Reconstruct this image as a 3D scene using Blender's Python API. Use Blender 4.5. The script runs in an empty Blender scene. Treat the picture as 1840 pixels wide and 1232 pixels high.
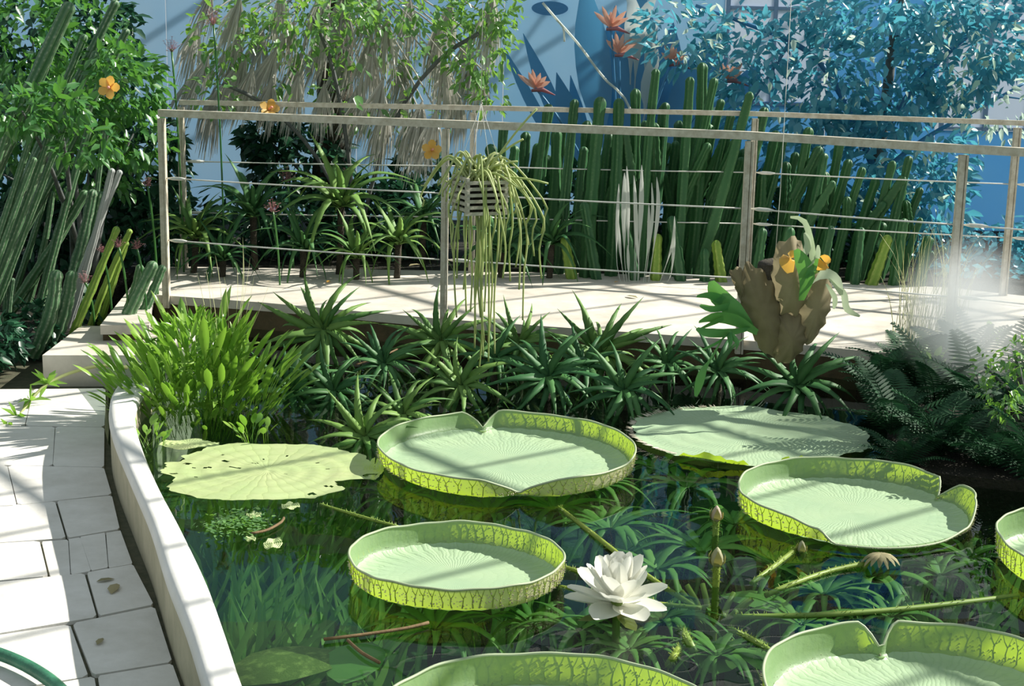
import bpy, math, random
import numpy as np
from mathutils import Vector, Matrix, Euler
R = random.Random(7)
NR = np.random.RandomState(11)
scene = bpy.context.scene
COL = scene.collection
PI = math.pi

# ------------------------------------------------------------------ camera, sky, sun, exposure
F = 2700.0; CX, CY = 920.0, 616.0
PITCH = math.radians(12.0); ROLL = 0.02
CAM = Vector((0, 0, 1.75))
_f = Vector((0, math.cos(PITCH), -math.sin(PITCH)))
_u = Vector((0, math.sin(PITCH), math.cos(PITCH)))
_r = Vector((1, 0, 0))
_ir = _r*math.cos(ROLL) + _u*math.sin(ROLL)
_iu = -_r*math.sin(ROLL) + _u*math.cos(ROLL)
cd = bpy.data.cameras.new('camera'); cam = bpy.data.objects.new('camera', cd); COL.objects.link(cam)
cd.sensor_width = 36; cd.lens = 36*F/1840; cd.clip_start = .05; cd.clip_end = 200
m = Matrix((( _ir.x, _iu.x, -_f.x, CAM.x), (_ir.y, _iu.y, -_f.y, CAM.y), (_ir.z, _iu.z, -_f.z, CAM.z), (0, 0, 0, 1)))
cam.matrix_world = m
scene.camera = cam

w = bpy.data.worlds.new('sky'); scene.world = w; w.use_nodes = True
nt = w.node_tree; bg = nt.nodes['Background']
bg.inputs[0].default_value = (.80, .93, 1.0, 1); bg.inputs[1].default_value = .34
SUN_DIR = Vector((1.0, .33, .80)).normalized()      # towards the sun
sl = bpy.data.lights.new('sun', 'SUN'); sl.energy = 5.6; sl.angle = .009; sl.color = (1, .96, .87)
so = bpy.data.objects.new('sun', sl); COL.objects.link(so)
so.rotation_euler = SUN_DIR.to_track_quat('Z', 'Y').to_euler(); so.location = SUN_DIR*20
vs = scene.view_settings
scene.display_settings.display_device = 'sRGB'
vs.view_transform = 'Standard'; vs.look = 'None'; vs.gamma = 1; vs.exposure = 0.55; vs.use_curve_mapping = False
scene.cycles.transparent_max_bounces = 16
scene.cycles.volume_bounces = 4

def ray(px, py): return _f + (px-CX)/F*_ir - (py-CY)/F*_iu
def Pz(px, py, z=0.0):
    d = ray(px, py); return CAM + d*((z-CAM.z)/d.z)
def P(px, py, y):
    d = ray(px, py); return CAM + d*(y/d.y)

# ------------------------------------------------------------------ helpers
class MB:
    def __init__(s): s.v = []; s.f = []; s.t = []; s.tint = 0.0
    def add(s, vs, fs):
        b = len(s.v); s.v += [tuple(q) for q in vs]; s.f += [tuple(i+b for i in q) for q in fs]; s.t += [s.tint]*len(vs)
    def box(s, c, h, M=None):
        vs = [Vector((x*h[0], y*h[1], z*h[2])) for z in (-1, 1) for y in (-1, 1) for x in (-1, 1)]
        if M: vs = [M @ q for q in vs]
        s.add([q+Vector(c) for q in vs], [(0,2,3,1),(4,5,7,6),(0,1,5,4),(2,6,7,3),(0,4,6,2),(1,3,7,5)])
    def bar(s, a, b, wd, ht, up=Vector((0,0,1))):
        a, b = Vector(a), Vector(b); d = (b-a).normalized(); sd = d.cross(up).normalized()
        u = sd.cross(d); vs = []
        for p in (a, b):
            for i, j in ((-1,-1),(1,-1),(1,1),(-1,1)): vs.append(p+sd*wd/2*i+u*ht/2*j)
        s.add(vs, [(0,1,2,3),(7,6,5,4),(0,4,5,1),(1,5,6,2),(2,6,7,3),(3,7,4,0)])
    def tube(s, pts, rad, n=6, cap=True):
        pts = [Vector(p) for p in pts]; k = len(pts)
        if not hasattr(rad, '__len__'): rad = [rad]*k
        vs = []; ref = None
        for i, p in enumerate(pts):
            d = (pts[min(i+1, k-1)]-pts[max(i-1, 0)])
            d = d.normalized() if d.length > 1e-9 else Vector((0,0,1))
            if ref is None:
                ref = Vector((1,0,0)) if abs(d.x) < .8 else Vector((0,1,0))
            a = (ref-d*ref.dot(d)).normalized(); ref = a; b = d.cross(a)
            for j in range(n):
                t = 2*PI*j/n; vs.append(p+(a*math.cos(t)+b*math.sin(t))*rad[i])
        fs = [(i*n+j, i*n+(j+1)%n, (i+1)*n+(j+1)%n, (i+1)*n+j) for i in range(k-1) for j in range(n)]
        if cap: fs += [tuple(range(n-1, -1, -1)), tuple(range((k-1)*n, k*n))]
        s.add(vs, fs)
    def ribbon(s, pts, wid, side, fold=0.0, nrm=None):
        """leaf-like strip: 3 verts across, the mid one sunk by fold*width"""
        pts = [Vector(p) for p in pts]; k = len(pts); vs = []
        for i, p in enumerate(pts):
            d = (pts[min(i+1, k-1)]-pts[max(i-1, 0)]).normalized()
            sd = (side[i] if isinstance(side, list) else side); sd = (sd-d*sd.dot(d))
            sd = sd.normalized() if sd.length > 1e-6 else d.orthogonal().normalized()
            n = sd.cross(d)
            vs += [p-sd*wid[i]/2, p-n*fold*wid[i], p+sd*wid[i]/2]
        fs = []
        for i in range(k-1):
            a = i*3; fs += [(a, a+1, a+4, a+3), (a+1, a+2, a+5, a+4)]
        s.add(vs, fs)
    def mesh(s, name, mat, smooth=True):
        me = bpy.data.meshes.new(name); me.from_pydata(s.v, [], s.f); me.update()
        a = me.attributes.new('tint', 'FLOAT', 'POINT'); a.data.foreach_set('value', np.array(s.t, dtype=np.float32))
        if mat: me.materials.append(mat)
        if smooth: me.polygons.foreach_set('use_smooth', [True]*len(me.polygons))
        return me
    def build(s, name, mat, parent=None, smooth=True): return link(name, s.mesh(name, mat, smooth), parent)

def link(name, me, parent=None, loc=None, rot=None, scale=None):
    o = bpy.data.objects.new(name, me); COL.objects.link(o)
    if parent: o.parent = parent
    if loc is not None: o.location = loc
    if rot is not None: o.rotation_euler = rot
    if scale is not None: o.scale = scale if hasattr(scale, '__len__') else (scale,)*3
    return o
def tag(o, label=None, cat=None, group=None, kind=None):
    if label: o['label'] = label
    if cat: o['category'] = cat
    if group: o['group'] = group
    if kind: o['kind'] = kind
    return o
def thing(name, label, cat, loc=(0,0,0), rotz=0, group=None):
    o = bpy.data.objects.new(name, None); COL.objects.link(o); o.location = loc; o.rotation_euler = (0,0,rotz)
    o.empty_display_size = .05
    return tag(o, label, cat, group)

def bez(a, b, c, n=8):
    a, b, c = Vector(a), Vector(b), Vector(c)
    return [a*(1-t)**2 + b*2*t*(1-t) + c*t*t for t in [i/(n-1) for i in range(n)]]

# leaf cloud: many little leaves in one mesh
LEAF_T = (np.array([(0,0,0),(.33,-.24,.05),(.36,0,-.04),(.33,.24,.05),(.72,-.16,0),(.74,0,-.07),(.72,.16,0),(1,0,-.12)], dtype=np.float64),
          [(0,1,2),(0,2,3),(1,4,5,2),(2,5,6,3),(4,7,5),(5,7,6)])
def rot_basis(d, roll):
    d = d/np.linalg.norm(d, axis=1, keepdims=True)
    up = np.tile(np.array([0,0,1.0]), (len(d),1)); up[np.abs(d[:,2]) > .95] = (0,1,0)
    s = np.cross(up, d); s /= np.linalg.norm(s, axis=1, keepdims=True); n = np.cross(d, s)
    c, sn = np.cos(roll)[:,None], np.sin(roll)[:,None]
    return d, s*c+n*sn, n*c-s*sn
def cloud_mesh(name, mat, pos, dirs, size, roll=None, tpl=LEAF_T, width=1.0):
    N = len(pos); tv, tf = tpl
    if roll is None: roll = NR.normal(0, .6, N)
    X, Y, Z = rot_basis(dirs, roll)
    sz = np.asarray(size).reshape(-1,1,1)
    V = pos[:,None,:] + sz*(tv[None,:,0:1]*X[:,None,:] + width*tv[None,:,1:2]*Y[:,None,:] + tv[None,:,2:3]*Z[:,None,:])
    k = len(tv); V = V.reshape(-1,3)
    lens = [len(q) for q in tf]; idx = np.concatenate([np.array(q) for q in tf])
    allidx = (idx[None,:] + (np.arange(N)*k)[:,None]).ravel()
    starts_t = np.concatenate([[0], np.cumsum(lens)[:-1]]); L = sum(lens)
    starts = (starts_t[None,:] + (np.arange(N)*L)[:,None]).ravel()
    me = bpy.data.meshes.new(name)
    me.vertices.add(len(V)); me.vertices.foreach_set('co', V.astype(np.float32).ravel())
    me.loops.add(len(allidx)); me.loops.foreach_set('vertex_index', allidx.astype(np.int32))
    me.polygons.add(len(starts)); me.polygons.foreach_set('loop_start', starts.astype(np.int32))
    me.update(calc_edges=True); me.validate()
    a = me.attributes.new('tint', 'FLOAT', 'POINT')
    a.data.foreach_set('value', np.repeat(NR.rand(N), k).astype(np.float32))
    me.materials.append(mat)
    return me
def blob(c, rad, n, shell=.55):
    u = NR.normal(0, 1, (n,3)); u /= np.linalg.norm(u, axis=1, keepdims=True)
    r = (shell + (1-shell)*NR.rand(n))**.7
    return np.array(c) + u*r[:,None]*np.array(rad), u
def foliage(name, mat, parent, blobs, size, down=.5, width=1.0, n_single=0, single_name='leaf'):
    """blobs: (centre, radii, n). Biggest/nearest leaves become parts, the rest one stuff part"""
    ps, us = [], []
    for c, rad, n in blobs:
        p, u = blob(c, rad, n); ps.append(p); us.append(u)
    p = np.concatenate(ps); u = np.concatenate(us)
    d = u*.8 + NR.normal(0, .6, p.shape); d[:,2] -= down
    s = size*(.65+.7*NR.rand(len(p)))
    if n_single:
        order = np.argsort(p[:,1] - 3*s); k = order[:n_single]
        variants = [cloud_mesh(single_name, mat, np.zeros((1,3)), np.array([[1.0,0,0]]), np.array([1.0]), np.zeros(1), width=width*wv) for wv in (.85, 1, 1.15)]
        for i in k:
            q = Vector(d[i]).to_track_quat('X', 'Z').to_euler(); q.rotate_axis('X', R.gauss(0, .6))
            link(single_name, variants[i % 3], parent, p[i]-np.array(parent.location if parent else (0,0,0)), q, s[i])
        mask = np.ones(len(p), bool); mask[k] = False; p, d, s = p[mask], d[mask], s[mask]
    off = np.array(parent.location) if parent else 0
    me = cloud_mesh(name, mat, p-off, d, s, width=width)
    o = link(name, me, parent); o['kind'] = 'stuff'; return o

# ------------------------------------------------------------------ materials
def newmat(name):
    mt = bpy.data.materials.new(name); mt.use_nodes = True; t = mt.node_tree
    for n in list(t.nodes): t.nodes.remove(n)
    out = t.nodes.new('ShaderNodeOutputMaterial'); return mt, t, out
def N(t, typ, **kw):
    n = t.nodes.new(typ)
    for k, v in kw.items(): setattr(n, k, v)
    return n
def mix(t, fac, a, b):
    n = N(t, 'ShaderNodeMix', data_type='RGBA'); 
    for i, x in ((0, fac), (6, a), (7, b)):
        if hasattr(x, 'is_output'): t.links.new(x, n.inputs[i])
        else: n.inputs[i].default_value = x if i == 0 else (*x, 1)
    return n.outputs[2]
def math_(t, op, a, b=None, c=None):
    n = N(t, 'ShaderNodeMath', operation=op)
    for i, x in enumerate((a, b, c)):
        if x is None: continue
        if hasattr(x, 'is_output'): t.links.new(x, n.inputs[i])
        else: n.inputs[i].default_value = x
    return n.outputs[0]
def noise(t, scale, detail=4, coord='Object', rough=.55):
    tc = N(t, 'ShaderNodeTexCoord'); n = N(t, 'ShaderNodeTexNoise'); n.inputs['Scale'].default_value = scale
    n.inputs['Detail'].default_value = detail; n.inputs['Roughness'].default_value = rough
    t.links.new(tc.outputs[coord], n.inputs['Vector']); return n.outputs['Fac']
def ramp(t, x, lo, hi):
    n = N(t, 'ShaderNodeMapRange'); t.links.new(x, n.inputs[0]); n.inputs[1].default_value = lo; n.inputs[2].default_value = hi
    return n.outputs[0]
def finish(t, out, color, rough, trans=0.0, tcol=None, spec=.5, bump=None, bstr=.3, bdist=.01):
    p = N(t, 'ShaderNodeBsdfPrincipled')
    if hasattr(color, 'is_output'): t.links.new(color, p.inputs['Base Color'])
    else: p.inputs['Base Color'].default_value = (*color, 1)
    if hasattr(rough, 'is_output'): t.links.new(rough, p.inputs['Roughness'])
    else: p.inputs['Roughness'].default_value = rough
    p.inputs['Specular IOR Level'].default_value = spec
    if bump is not None:
        b = N(t, 'ShaderNodeBump'); b.inputs['Strength'].default_value = bstr; b.inputs['Distance'].default_value = bdist
        t.links.new(bump, b.inputs['Height']); t.links.new(b.outputs[0], p.inputs['Normal'])
    sh = p.outputs[0]
    if trans > 0:
        tr = N(t, 'ShaderNodeBsdfTranslucent')
        if tcol is None: tcol = color
        if hasattr(tcol, 'is_output'): t.links.new(tcol, tr.inputs[0])
        else: tr.inputs[0].default_value = (*tcol, 1)
        mx = N(t, 'ShaderNodeMixShader'); mx.inputs[0].default_value = trans
        t.links.new(p.outputs[0], mx.inputs[1]); t.links.new(tr.outputs[0], mx.inputs[2]); sh = mx.outputs[0]
    t.links.new(sh, out.inputs[0]); return p
def leafmat(name, c1, c2, trans=.35, tcol=None, rough=.38, spec=.5, nscale=14):
    mt, t, out = newmat(name)
    at = N(t, 'ShaderNodeAttribute', attribute_name='tint'); oi = N(t, 'ShaderNodeObjectInfo')
    fr = math_(t, 'FRACT', math_(t, 'ADD', at.outputs['Fac'], oi.outputs['Random']))
    f2 = math_(t, 'MULTIPLY_ADD', noise(t, nscale), .5, math_(t, 'MULTIPLY', fr, .75))
    c = mix(t, f2, c1, c2)
    finish(t, out, c, rough, trans, tcol if tcol else c, spec); return mt
def plain(name, c1, c2, rough=.6, nscale=8, bstr=.25, bdist=.01, spec=.4, lo=.35, hi=.7, trans=0, tcol=None):
    mt, t, out = newmat(name); n1 = noise(t, nscale, 6, rough=.65)
    c = mix(t, ramp(t, n1, lo, hi), c1, c2)
    finish(t, out, c, rough, trans, tcol, spec, noise(t, nscale*6, 4), bstr, bdist); return mt

M = {}
M['plaster'] = plain('white_plaster', (.80,.79,.76), (.66,.65,.60), .7, 5, .2, .004, lo=.3, hi=.8)
M['wallface'] = plain('stained_beige_render', (.52,.47,.33), (.36,.33,.22), .8, 6, .3, .005)
M['algae'] = plain('algae_covered_leaf', (.14,.22,.04), (.36,.46,.12), .6, 30, .5, .006, lo=.5, hi=.72)
M['slab'] = plain('pale_paving_stone', (.74,.72,.68), (.60,.58,.53), .8, 6, .3, .005)
M['joint'] = plain('mossy_joint', (.06,.07,.04), (.12,.11,.07), .95, 20)
M['deck'] = plain('bleached_concrete', (.70,.65,.57), (.47,.43,.36), .8, 3.5, .25, .006)
M['fascia'] = plain('stained_timber', (.11,.075,.035), (.055,.045,.02), .7, 7, .4, .01)
M['soil'] = plain('dark_soil', (.030,.026,.016), (.012,.014,.008), .95, 9, .8, .05)
M['bed'] = plain('pond_algae_bed', (.035,.12,.03), (.012,.045,.018), .95, 4, .5, .03)
M['steel'] = plain('weathered_galvanised_steel', (.66,.62,.52), (.44,.38,.28), .5, 26, .2, .002, .5)
M['wire'] = plain('steel_wire', (.75,.75,.70), (.6,.6,.55), .4, 40)
M['slatwood'] = plain('silvered_wood', (.55,.53,.46), (.36,.33,.26), .8, 22)
M['trunk'] = plain('fibrous_bark', (.10,.085,.06), (.035,.03,.022), .95, 18, .7, .03)
M['branch'] = plain('grey_branch', (.16,.17,.16), (.08,.09,.09), .9, 20)
M['cord'] = plain('green_hose', (.05,.22,.12), (.03,.12,.07), .35, 10)
M['stone'] = plain('pale_boulder', (.45,.42,.36), (.28,.27,.23), .85, 6, .6, .02)
M['barmetal'] = plain('white_glazing_bar', (.7,.7,.7), (.6,.6,.6), .5, 8)
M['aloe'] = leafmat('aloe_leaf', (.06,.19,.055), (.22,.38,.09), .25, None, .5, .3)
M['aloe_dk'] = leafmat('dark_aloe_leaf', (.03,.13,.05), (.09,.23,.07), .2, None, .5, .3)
M['aloe_wet'] = leafmat('submerged_leaf', (.10,.32,.07), (.34,.60,.15), .3, None, .5)
M['marsh'] = leafmat('marsh_leaf', (.06,.24,.03), (.34,.52,.10), .35, (.28,.55,.05), .28, .6)
M['straw'] = leafmat('straw_blade', (.62,.62,.36), (.45,.50,.22), .35, (.6,.6,.25), .5)
M['hib'] = leafmat('hibiscus_leaf', (.025,.12,.045), (.10,.27,.07), .35, (.14,.38,.05), .28, .7)
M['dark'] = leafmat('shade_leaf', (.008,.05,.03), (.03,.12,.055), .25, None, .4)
M['vine'] = leafmat('vine_leaf', (.06,.20,.06), (.22,.40,.14), .4, (.25,.50,.06), .22, .8)
M['fig'] = leafmat('blue_cast_leaf', (.06,.30,.46), (.16,.48,.54), .4, (.10,.45,.55), .25, .8)  # blue cast over the trees is put into the leaf colour
M['fig_highlight'] = leafmat('highlight_leaf', (.60,.72,.68), (.35,.58,.42), .45, (.7,.85,.7), .25, .8)  # white highlights on the fig, painted as leaf colour
M['strel'] = leafmat('shadow_blue_paddle_leaf', (.08,.28,.50), (.14,.38,.58), .4, (.08,.30,.5), .4)  # blue shadow tone of the paddle leaves, put into their colour
M['thatch'] = leafmat('dead_frond', (.74,.73,.68), (.42,.41,.36), .35, (.58,.56,.48), .8, .2)
M['fern'] = leafmat('shade_toned_fern', (.010,.045,.022), (.03,.10,.042), .2, None, .6, .2)  # shade over the bank is put into this dark leaf colour
M['rhip'] = leafmat('mistletoe_stem', (.32,.42,.13), (.52,.58,.26), .25, (.5,.6,.15), .5)
M['shield'] = leafmat('brown_shield_frond', (.13,.10,.045), (.42,.36,.22), .3, None, .7, .3, 16)
M['antler'] = leafmat('antler_frond', (.06,.24,.13), (.14,.38,.10), .3, (.2,.5,.08), .45)
M['paleant'] = leafmat('felted_frond', (.62,.68,.52), (.45,.56,.34), .35, None, .6)
M['petal_o'] = leafmat('orange_petal', (.75,.40,.06), (.80,.52,.16), .4, (.9,.5,.08), .5)
M['petal_p'] = leafmat('pink_floret', (.62,.33,.34), (.5,.24,.26), .4, None, .6)
M['petal_s'] = leafmat('salmon_petal', (.85,.36,.22), (.80,.48,.40), .4, (.9,.45,.3), .5)
M['petal_w'] = leafmat('white_petal', (.86,.86,.80), (.80,.80,.72), .3, (.9,.9,.82), .45)
M['sepal'] = leafmat('sepal', (.45,.36,.10), (.30,.32,.10), .25, None, .5)
M['petiole'] = leafmat('spiny_petiole', (.32,.40,.05), (.20,.32,.06), .2, None, .5)
M['bud'] = leafmat('lily_bud', (.55,.42,.34), (.35,.38,.18), .2, None, .6)
M['dry'] = leafmat('dry_seed_head', (.42,.36,.20), (.25,.23,.12), .2, None, .8)
M['twig'] = plain('brown_twig', (.20,.13,.06), (.12,.08,.04), .8, 20)
M['streak_pale'] = leafmat('sunlit_streak_pale_leaf', (.80,.82,.78), (.62,.68,.62), .5, (.85,.88,.82), .5)  # sunlight put into the colour for the streaks; also pale leaves and branch

def cactusmat(name, c1, c2, ridge, amt):
    mt, t, out = newmat(name)
    at = N(t, 'ShaderNodeAttribute', attribute_name='tint')
    oi = N(t, 'ShaderNodeObjectInfo')
    body = mix(t, math_(t, 'MULTIPLY_ADD', oi.outputs['Random'], .6, math_(t, 'MULTIPLY', noise(t, 9), .5)), c1, c2)
    tc = N(t, 'ShaderNodeTexCoord'); v = N(t, 'ShaderNodeTexVoronoi'); v.inputs['Scale'].default_value = 55
    t.links.new(tc.outputs['Object'], v.inputs['Vector'])
    dots = ramp(t, v.outputs['Distance'], .55, .15)
    fac = math_(t, 'MULTIPLY', math_(t, 'MULTIPLY', at.outputs['Fac'], math_(t, 'MULTIPLY_ADD', dots, .7, .3)), amt)
    finish(t, out, mix(t, fac, body, ridge), .5, 0, None, .4, noise(t, 60), .2, .004); return mt
M['cact'] = cactusmat('column_cactus', (.012,.075,.03), (.035,.14,.042), (.13,.24,.10), .6)
M['cact_l'] = cactusmat('ribbed_cactus', (.022,.09,.04), (.065,.18,.065), (.42,.48,.34), .9)
M['cact_y'] = cactusmat('yellow_green_cactus', (.13,.26,.03), (.22,.36,.05), (.42,.48,.12), .8)
M['cact_g'] = cactusmat('grey_lilac_cactus', (.30,.33,.31), (.42,.43,.42), (.6,.6,.6), .6)

# lily pad materials: polar ribs in the pad's own coordinates
def padmat(name, c1, c2, vein, nrib=96, trans=.25):
    mt, t, out = newmat(name); tc = N(t, 'ShaderNodeTexCoord'); sp = N(t, 'ShaderNodeSeparateXYZ')
    t.links.new(tc.outputs['Object'], sp.inputs[0]); x, y = sp.outputs[0], sp.outputs[1]
    ang = math_(t, 'ARCTAN2', y, x); rad = math_(t, 'SQRT', math_(t, 'ADD', math_(t, 'MULTIPLY', x, x), math_(t, 'MULTIPLY', y, y)))
    wob = math_(t, 'MULTIPLY', noise(t, 6), .35)
    s1 = math_(t, 'ABSOLUTE', math_(t, 'SINE', math_(t, 'MULTIPLY', math_(t, 'ADD', ang, wob), nrib/4)))
    s2 = math_(t, 'ABSOLUTE', math_(t, 'SINE', math_(t, 'MULTIPLY', math_(t, 'ADD', rad, math_(t, 'MULTIPLY', noise(t, 9), .1)), 70)))
    q = math_(t, 'MULTIPLY', math_(t, 'POWER', s1, .4), math_(t, 'MULTIPLY_ADD', math_(t, 'POWER', s2, .4), .35, .65))
    base = mix(t, ramp(t, noise(t, 5, 5), .3, .75), c1, c2)
    c = mix(t, math_(t, 'MULTIPLY', math_(t, 'SUBTRACT', 1, q), .38), base, vein)
    h = math_(t, 'ADD', q, math_(t, 'MULTIPLY', noise(t, 45), .5))
    finish(t, out, c, .42, trans, (.25,.45,.08), .5, h, .25, .007); return mt
M['pad'] = padmat('lily_pad_blade', (.56,.72,.46), (.46,.64,.42), (.38,.58,.30), 220)
M['pad_flat'] = padmat('old_lily_pad_blade', (.54,.68,.32), (.60,.66,.34), (.46,.58,.22), 60)
mt, t, out = newmat('lily_pad_rim')
g = N(t, 'ShaderNodeNewGeometry')
inside = mix(t, noise(t, 12), (.26,.46,.20), (.44,.60,.36)); outside = mix(t, noise(t, 14), (.80,.66,.56), (.62,.60,.40))
finish(t, out, mix(t, g.outputs['Backfacing'], inside, outside), .42, .45, (.42,.60,.02), .5, noise(t, 50), .3, .006)
M['rim'] = mt
M['rimvein'] = leafmat('rim_vein', (.26,.42,.05), (.38,.42,.12), .15, None, .5)
M['spine'] = leafmat('rim_spine', (.85,.74,.66), (.66,.62,.46), .1, None, .5)
M['lip'] = leafmat('pale_rim_edge', (.55,.62,.42), (.40,.50,.30), .2, None, .5)

# water: clear, with a mirror sheen by angle
mt, t, out = newmat('pond_water')
tr = N(t, 'ShaderNodeBsdfTransparent'); tr.inputs[0].default_value = (.80,.95,.84,1)
gl = N(t, 'ShaderNodeBsdfGlossy'); gl.inputs['Roughness'].default_value = .01; gl.inputs[0].default_value = (.9,.95,.95,1)
fr = N(t, 'ShaderNodeFresnel'); fr.inputs['IOR'].default_value = 1.33
bp = N(t, 'ShaderNodeBump'); bp.inputs['Strength'].default_value = .10; bp.inputs['Distance'].default_value = .02
t.links.new(noise(t, 3.0, 2), bp.inputs['Height']); t.links.new(bp.outputs[0], gl.inputs['Normal'])
mx = N(t, 'ShaderNodeMixShader'); t.links.new(math_(t,'MULTIPLY',fr.outputs[0],.7), mx.inputs[0]); t.links.new(tr.outputs[0], mx.inputs[1]); t.links.new(gl.outputs[0], mx.inputs[2])
t.links.new(mx.outputs[0], out.inputs[0]); M['water'] = mt

def screenmat(name, c1, c2):
    mt, t, out = newmat(name); c = mix(t, ramp(t, noise(t, .9, 3), .3, .75), c1, c2)
    finish(t, out, c, .6, .6, c, .2); return mt
M['screen_a'] = screenmat('pale_blue_screen', (.70,.82,.92), (.52,.74,.92))
M['screen_b'] = screenmat('blue_screen', (.66,.82,.93), (.52,.75,.92))
M['screen_c'] = screenmat('deep_blue_screen', (.36,.66,.90), (.25,.57,.88))
M['pane'] = screenmat('frosted_pane', (.90,.92,.98), (.82,.88,.98))
M['mull'] = plain('blue_grey_mullion', (.30,.42,.58), (.24,.36,.52), .6, 8)
M['darkhole'] = plain('dark_vent', (.10,.30,.55), (.08,.26,.50), .8, 8)

# ------------------------------------------------------------------ setting
ZD, ZS, ZP, ZC = .16, .07, -.08, .14     # deck, step, paving, coping heights above the water
def prism(name, poly, z0, z1, mat, parent=None, smooth=False):
    mb = MB(); n = len(poly); a = sum(poly[i].x*poly[(i+1)%n].y-poly[(i+1)%n].x*poly[i].y for i in range(n))
    if a < 0: poly = poly[::-1]
    vs = [(p.x, p.y, z0) for p in poly]+[(p.x, p.y, z1) for p in poly]
    mb.add(vs, [tuple(range(n-1,-1,-1)), tuple(range(n, 2*n))]+[(i,(i+1)%n,n+(i+1)%n,n+i) for i in range(n)])
    return mb.build(name, mat, parent, smooth)
V2 = lambda x, y: Vector((x, y, 0))
prism('ground', [V2(-14,-3), V2(14,-3), V2(14,20), V2(-14,20)], -.9, -.7, M['bed'])['kind'] = 'structure'

# curved pond wall: coping edges traced on the coping plane
outer = [(430,1420),(370,1232),(335,1120),(300,1030),(270,935),(238,860),(208,790),(196,745),(198,710),(214,684),(232,675),(248,670)]
inner = [(520,1420),(440,1232),(405,1130),(372,1040),(326,945),(282,862),(253,790),(243,745),(246,718),(256,700),(262,694),(272,691)]
def resample(pts, n):
    d = [0]
    for a, b in zip(pts, pts[1:]): d.append(d[-1]+(b-a).length)
    out = []
    for i in range(n):
        s = d[-1]*i/(n-1); k = max(j for j in range(len(d)) if d[j] <= s+1e-9); k = min(k, len(pts)-2)
        f = (s-d[k])/max(d[k+1]-d[k], 1e-9)
        p0, p1, p2, p3 = pts[max(k-1,0)], pts[k], pts[k+1], pts[min(k+2,len(pts)-1)]
        out.append(.5*((2*p1)+(p2-p0)*f+(2*p0-5*p1+4*p2-p3)*f*f+(3*p1-p0-3*p2+p3)*f**3))
    return out
Lo = resample([Pz(*q, ZC) for q in outer], 60); Li = resample([Pz(*q, ZC) for q in inner], 60)
def sweep(profile, K, name, mat, parent=None):
    mb = MB()
    for a, b in zip(Lo, Li):
        mb.v += [tuple(q) for q in profile(a, b-a)]; mb.t += [0.0]*K
    n = len(Lo); mb.f = [(i*K+j, i*K+(j+1)%K, (i+1)*K+(j+1)%K, (i+1)*K+j) for i in range(n-1) for j in range(K)]
    mb.f += [tuple(range(K-1,-1,-1)), tuple(range((n-1)*K, n*K))]
    return mb.build(name, mat, parent, True)
def body_prof(a, d):
    return [a+Vector((0,0,-.75-ZC))+d*.03, a+d*.03+Vector((0,0,-.05)), a+d*.03+Vector((0,0,-.045)), a+d*.98+Vector((0,0,-.045)), a+d*.98+Vector((0,0,-.05)), a+d*.98+Vector((0,0,-.75-ZC))]
def cop_prof(a, d):
    pr = [a+d*.03+Vector((0,0,-.047))]
    for k in range(9):
        th = PI*(1-k/8); pr.append(a+d*(.5+.51*math.cos(th))+Vector((0,0,-.042+.042*min(1, 1.7*math.sin(th)))))
    return pr+[a+d*.97+Vector((0,0,-.047))]
wl = sweep(body_prof, 6, 'wall_left', M['wallface']); tag(wl, 'low curved plaster wall with rounded white top round the pond', kind='structure')
sweep(cop_prof, 11, 'coping', M['plaster'], wl)['label'] = 'smooth white rounded coping'

# paving: every slab a part, recessed joints
fl = prism('floor', [Pz(q[0]-14, q[1], ZP) for q in outer] + [Pz(200,560,ZP), V2(-6.5,9.2), V2(-6.5,-2), V2(-1,-2)], -.6, ZP-.012, M['joint'])
tag(fl, 'pale stone paving beside the curved pond wall', kind='structure')
def wallx(px, py): return px
rows = [  # joint lines: list of (x,y) left to right
    [(-420,702),(0,700),(188,698)],
    [(-420,762),(0,765),(186,768)],
    [(-420,832),(0,836),(186,840)],
    [(-420,925),(0,913),(31,908),(100,899),(200,889)],
    [(-420,1000),(0,977),(121,967),(215,951)],
    [(-420,1085),(0,1044),(125,1033),(238,1013)],
    [(-420,1200),(0,1139),(136,1117),(277,1088)],
    [(-420,1300),(0,1245),(150,1216),(310,1190)],
    [(-420,1420),(0,1350),(160,1322),(345,1290)]]
cuts = [  # vertical joints as (x at upper line, x at lower line)
    [(-330,-360),(-150,-170),(60,45)],
    [(-240,-250),(-60,-80),(100,95)],
    [(-300,-300),(-150,-140),(13,31)],
    [(-250,-255),(-80,-80),(101,121)],
    [(-180,-180),(74,90),(122,128),(143,164),(190,195)],
    [(-210,-215),(-20,-20),(154,177)],
    [(-160,-160),(128,164)],
    [(-250,-260),(-20,-10),(172,190)]]
def yat(line, x):
    for (x0,y0),(x1,y1) in zip(line, line[1:]):
        if x <= x1 or (x1,y1) == line[-1]: return y0+(y1-y0)*(x-x0)/(x1-x0)
cen = None
for r in range(len(rows)-1):
    up, lo = rows[r], rows[r+1]
    xs = [(-420,-420)] + cuts[r] + [(up[-1][0]+2, lo[-1][0]+2)]
    for (a0,a1),(b0,b1) in zip(xs, xs[1:]):
        q = [Pz(a0, yat(up,a0), ZP), Pz(b0, yat(up,b0), ZP), Pz(b1, yat(lo,b1), ZP), Pz(a1, yat(lo,a1), ZP)]
        c = sum(q, Vector())/4; g = .005 if r > 2 else .002
        q = [p + (c-p).normalized()*g*1.4 for p in q]; pr = []
        for i in range(4):
            for s in (.04, .96): pr.append(q[i].lerp(q[(i+1)%4], s)+Vector((R.uniform(-1,1), R.uniform(-1,1), 0))*.0015)
        prism('paving_slab', pr, -.12, ZP+R.uniform(-.002,.003), M['slab'], fl)

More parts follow.
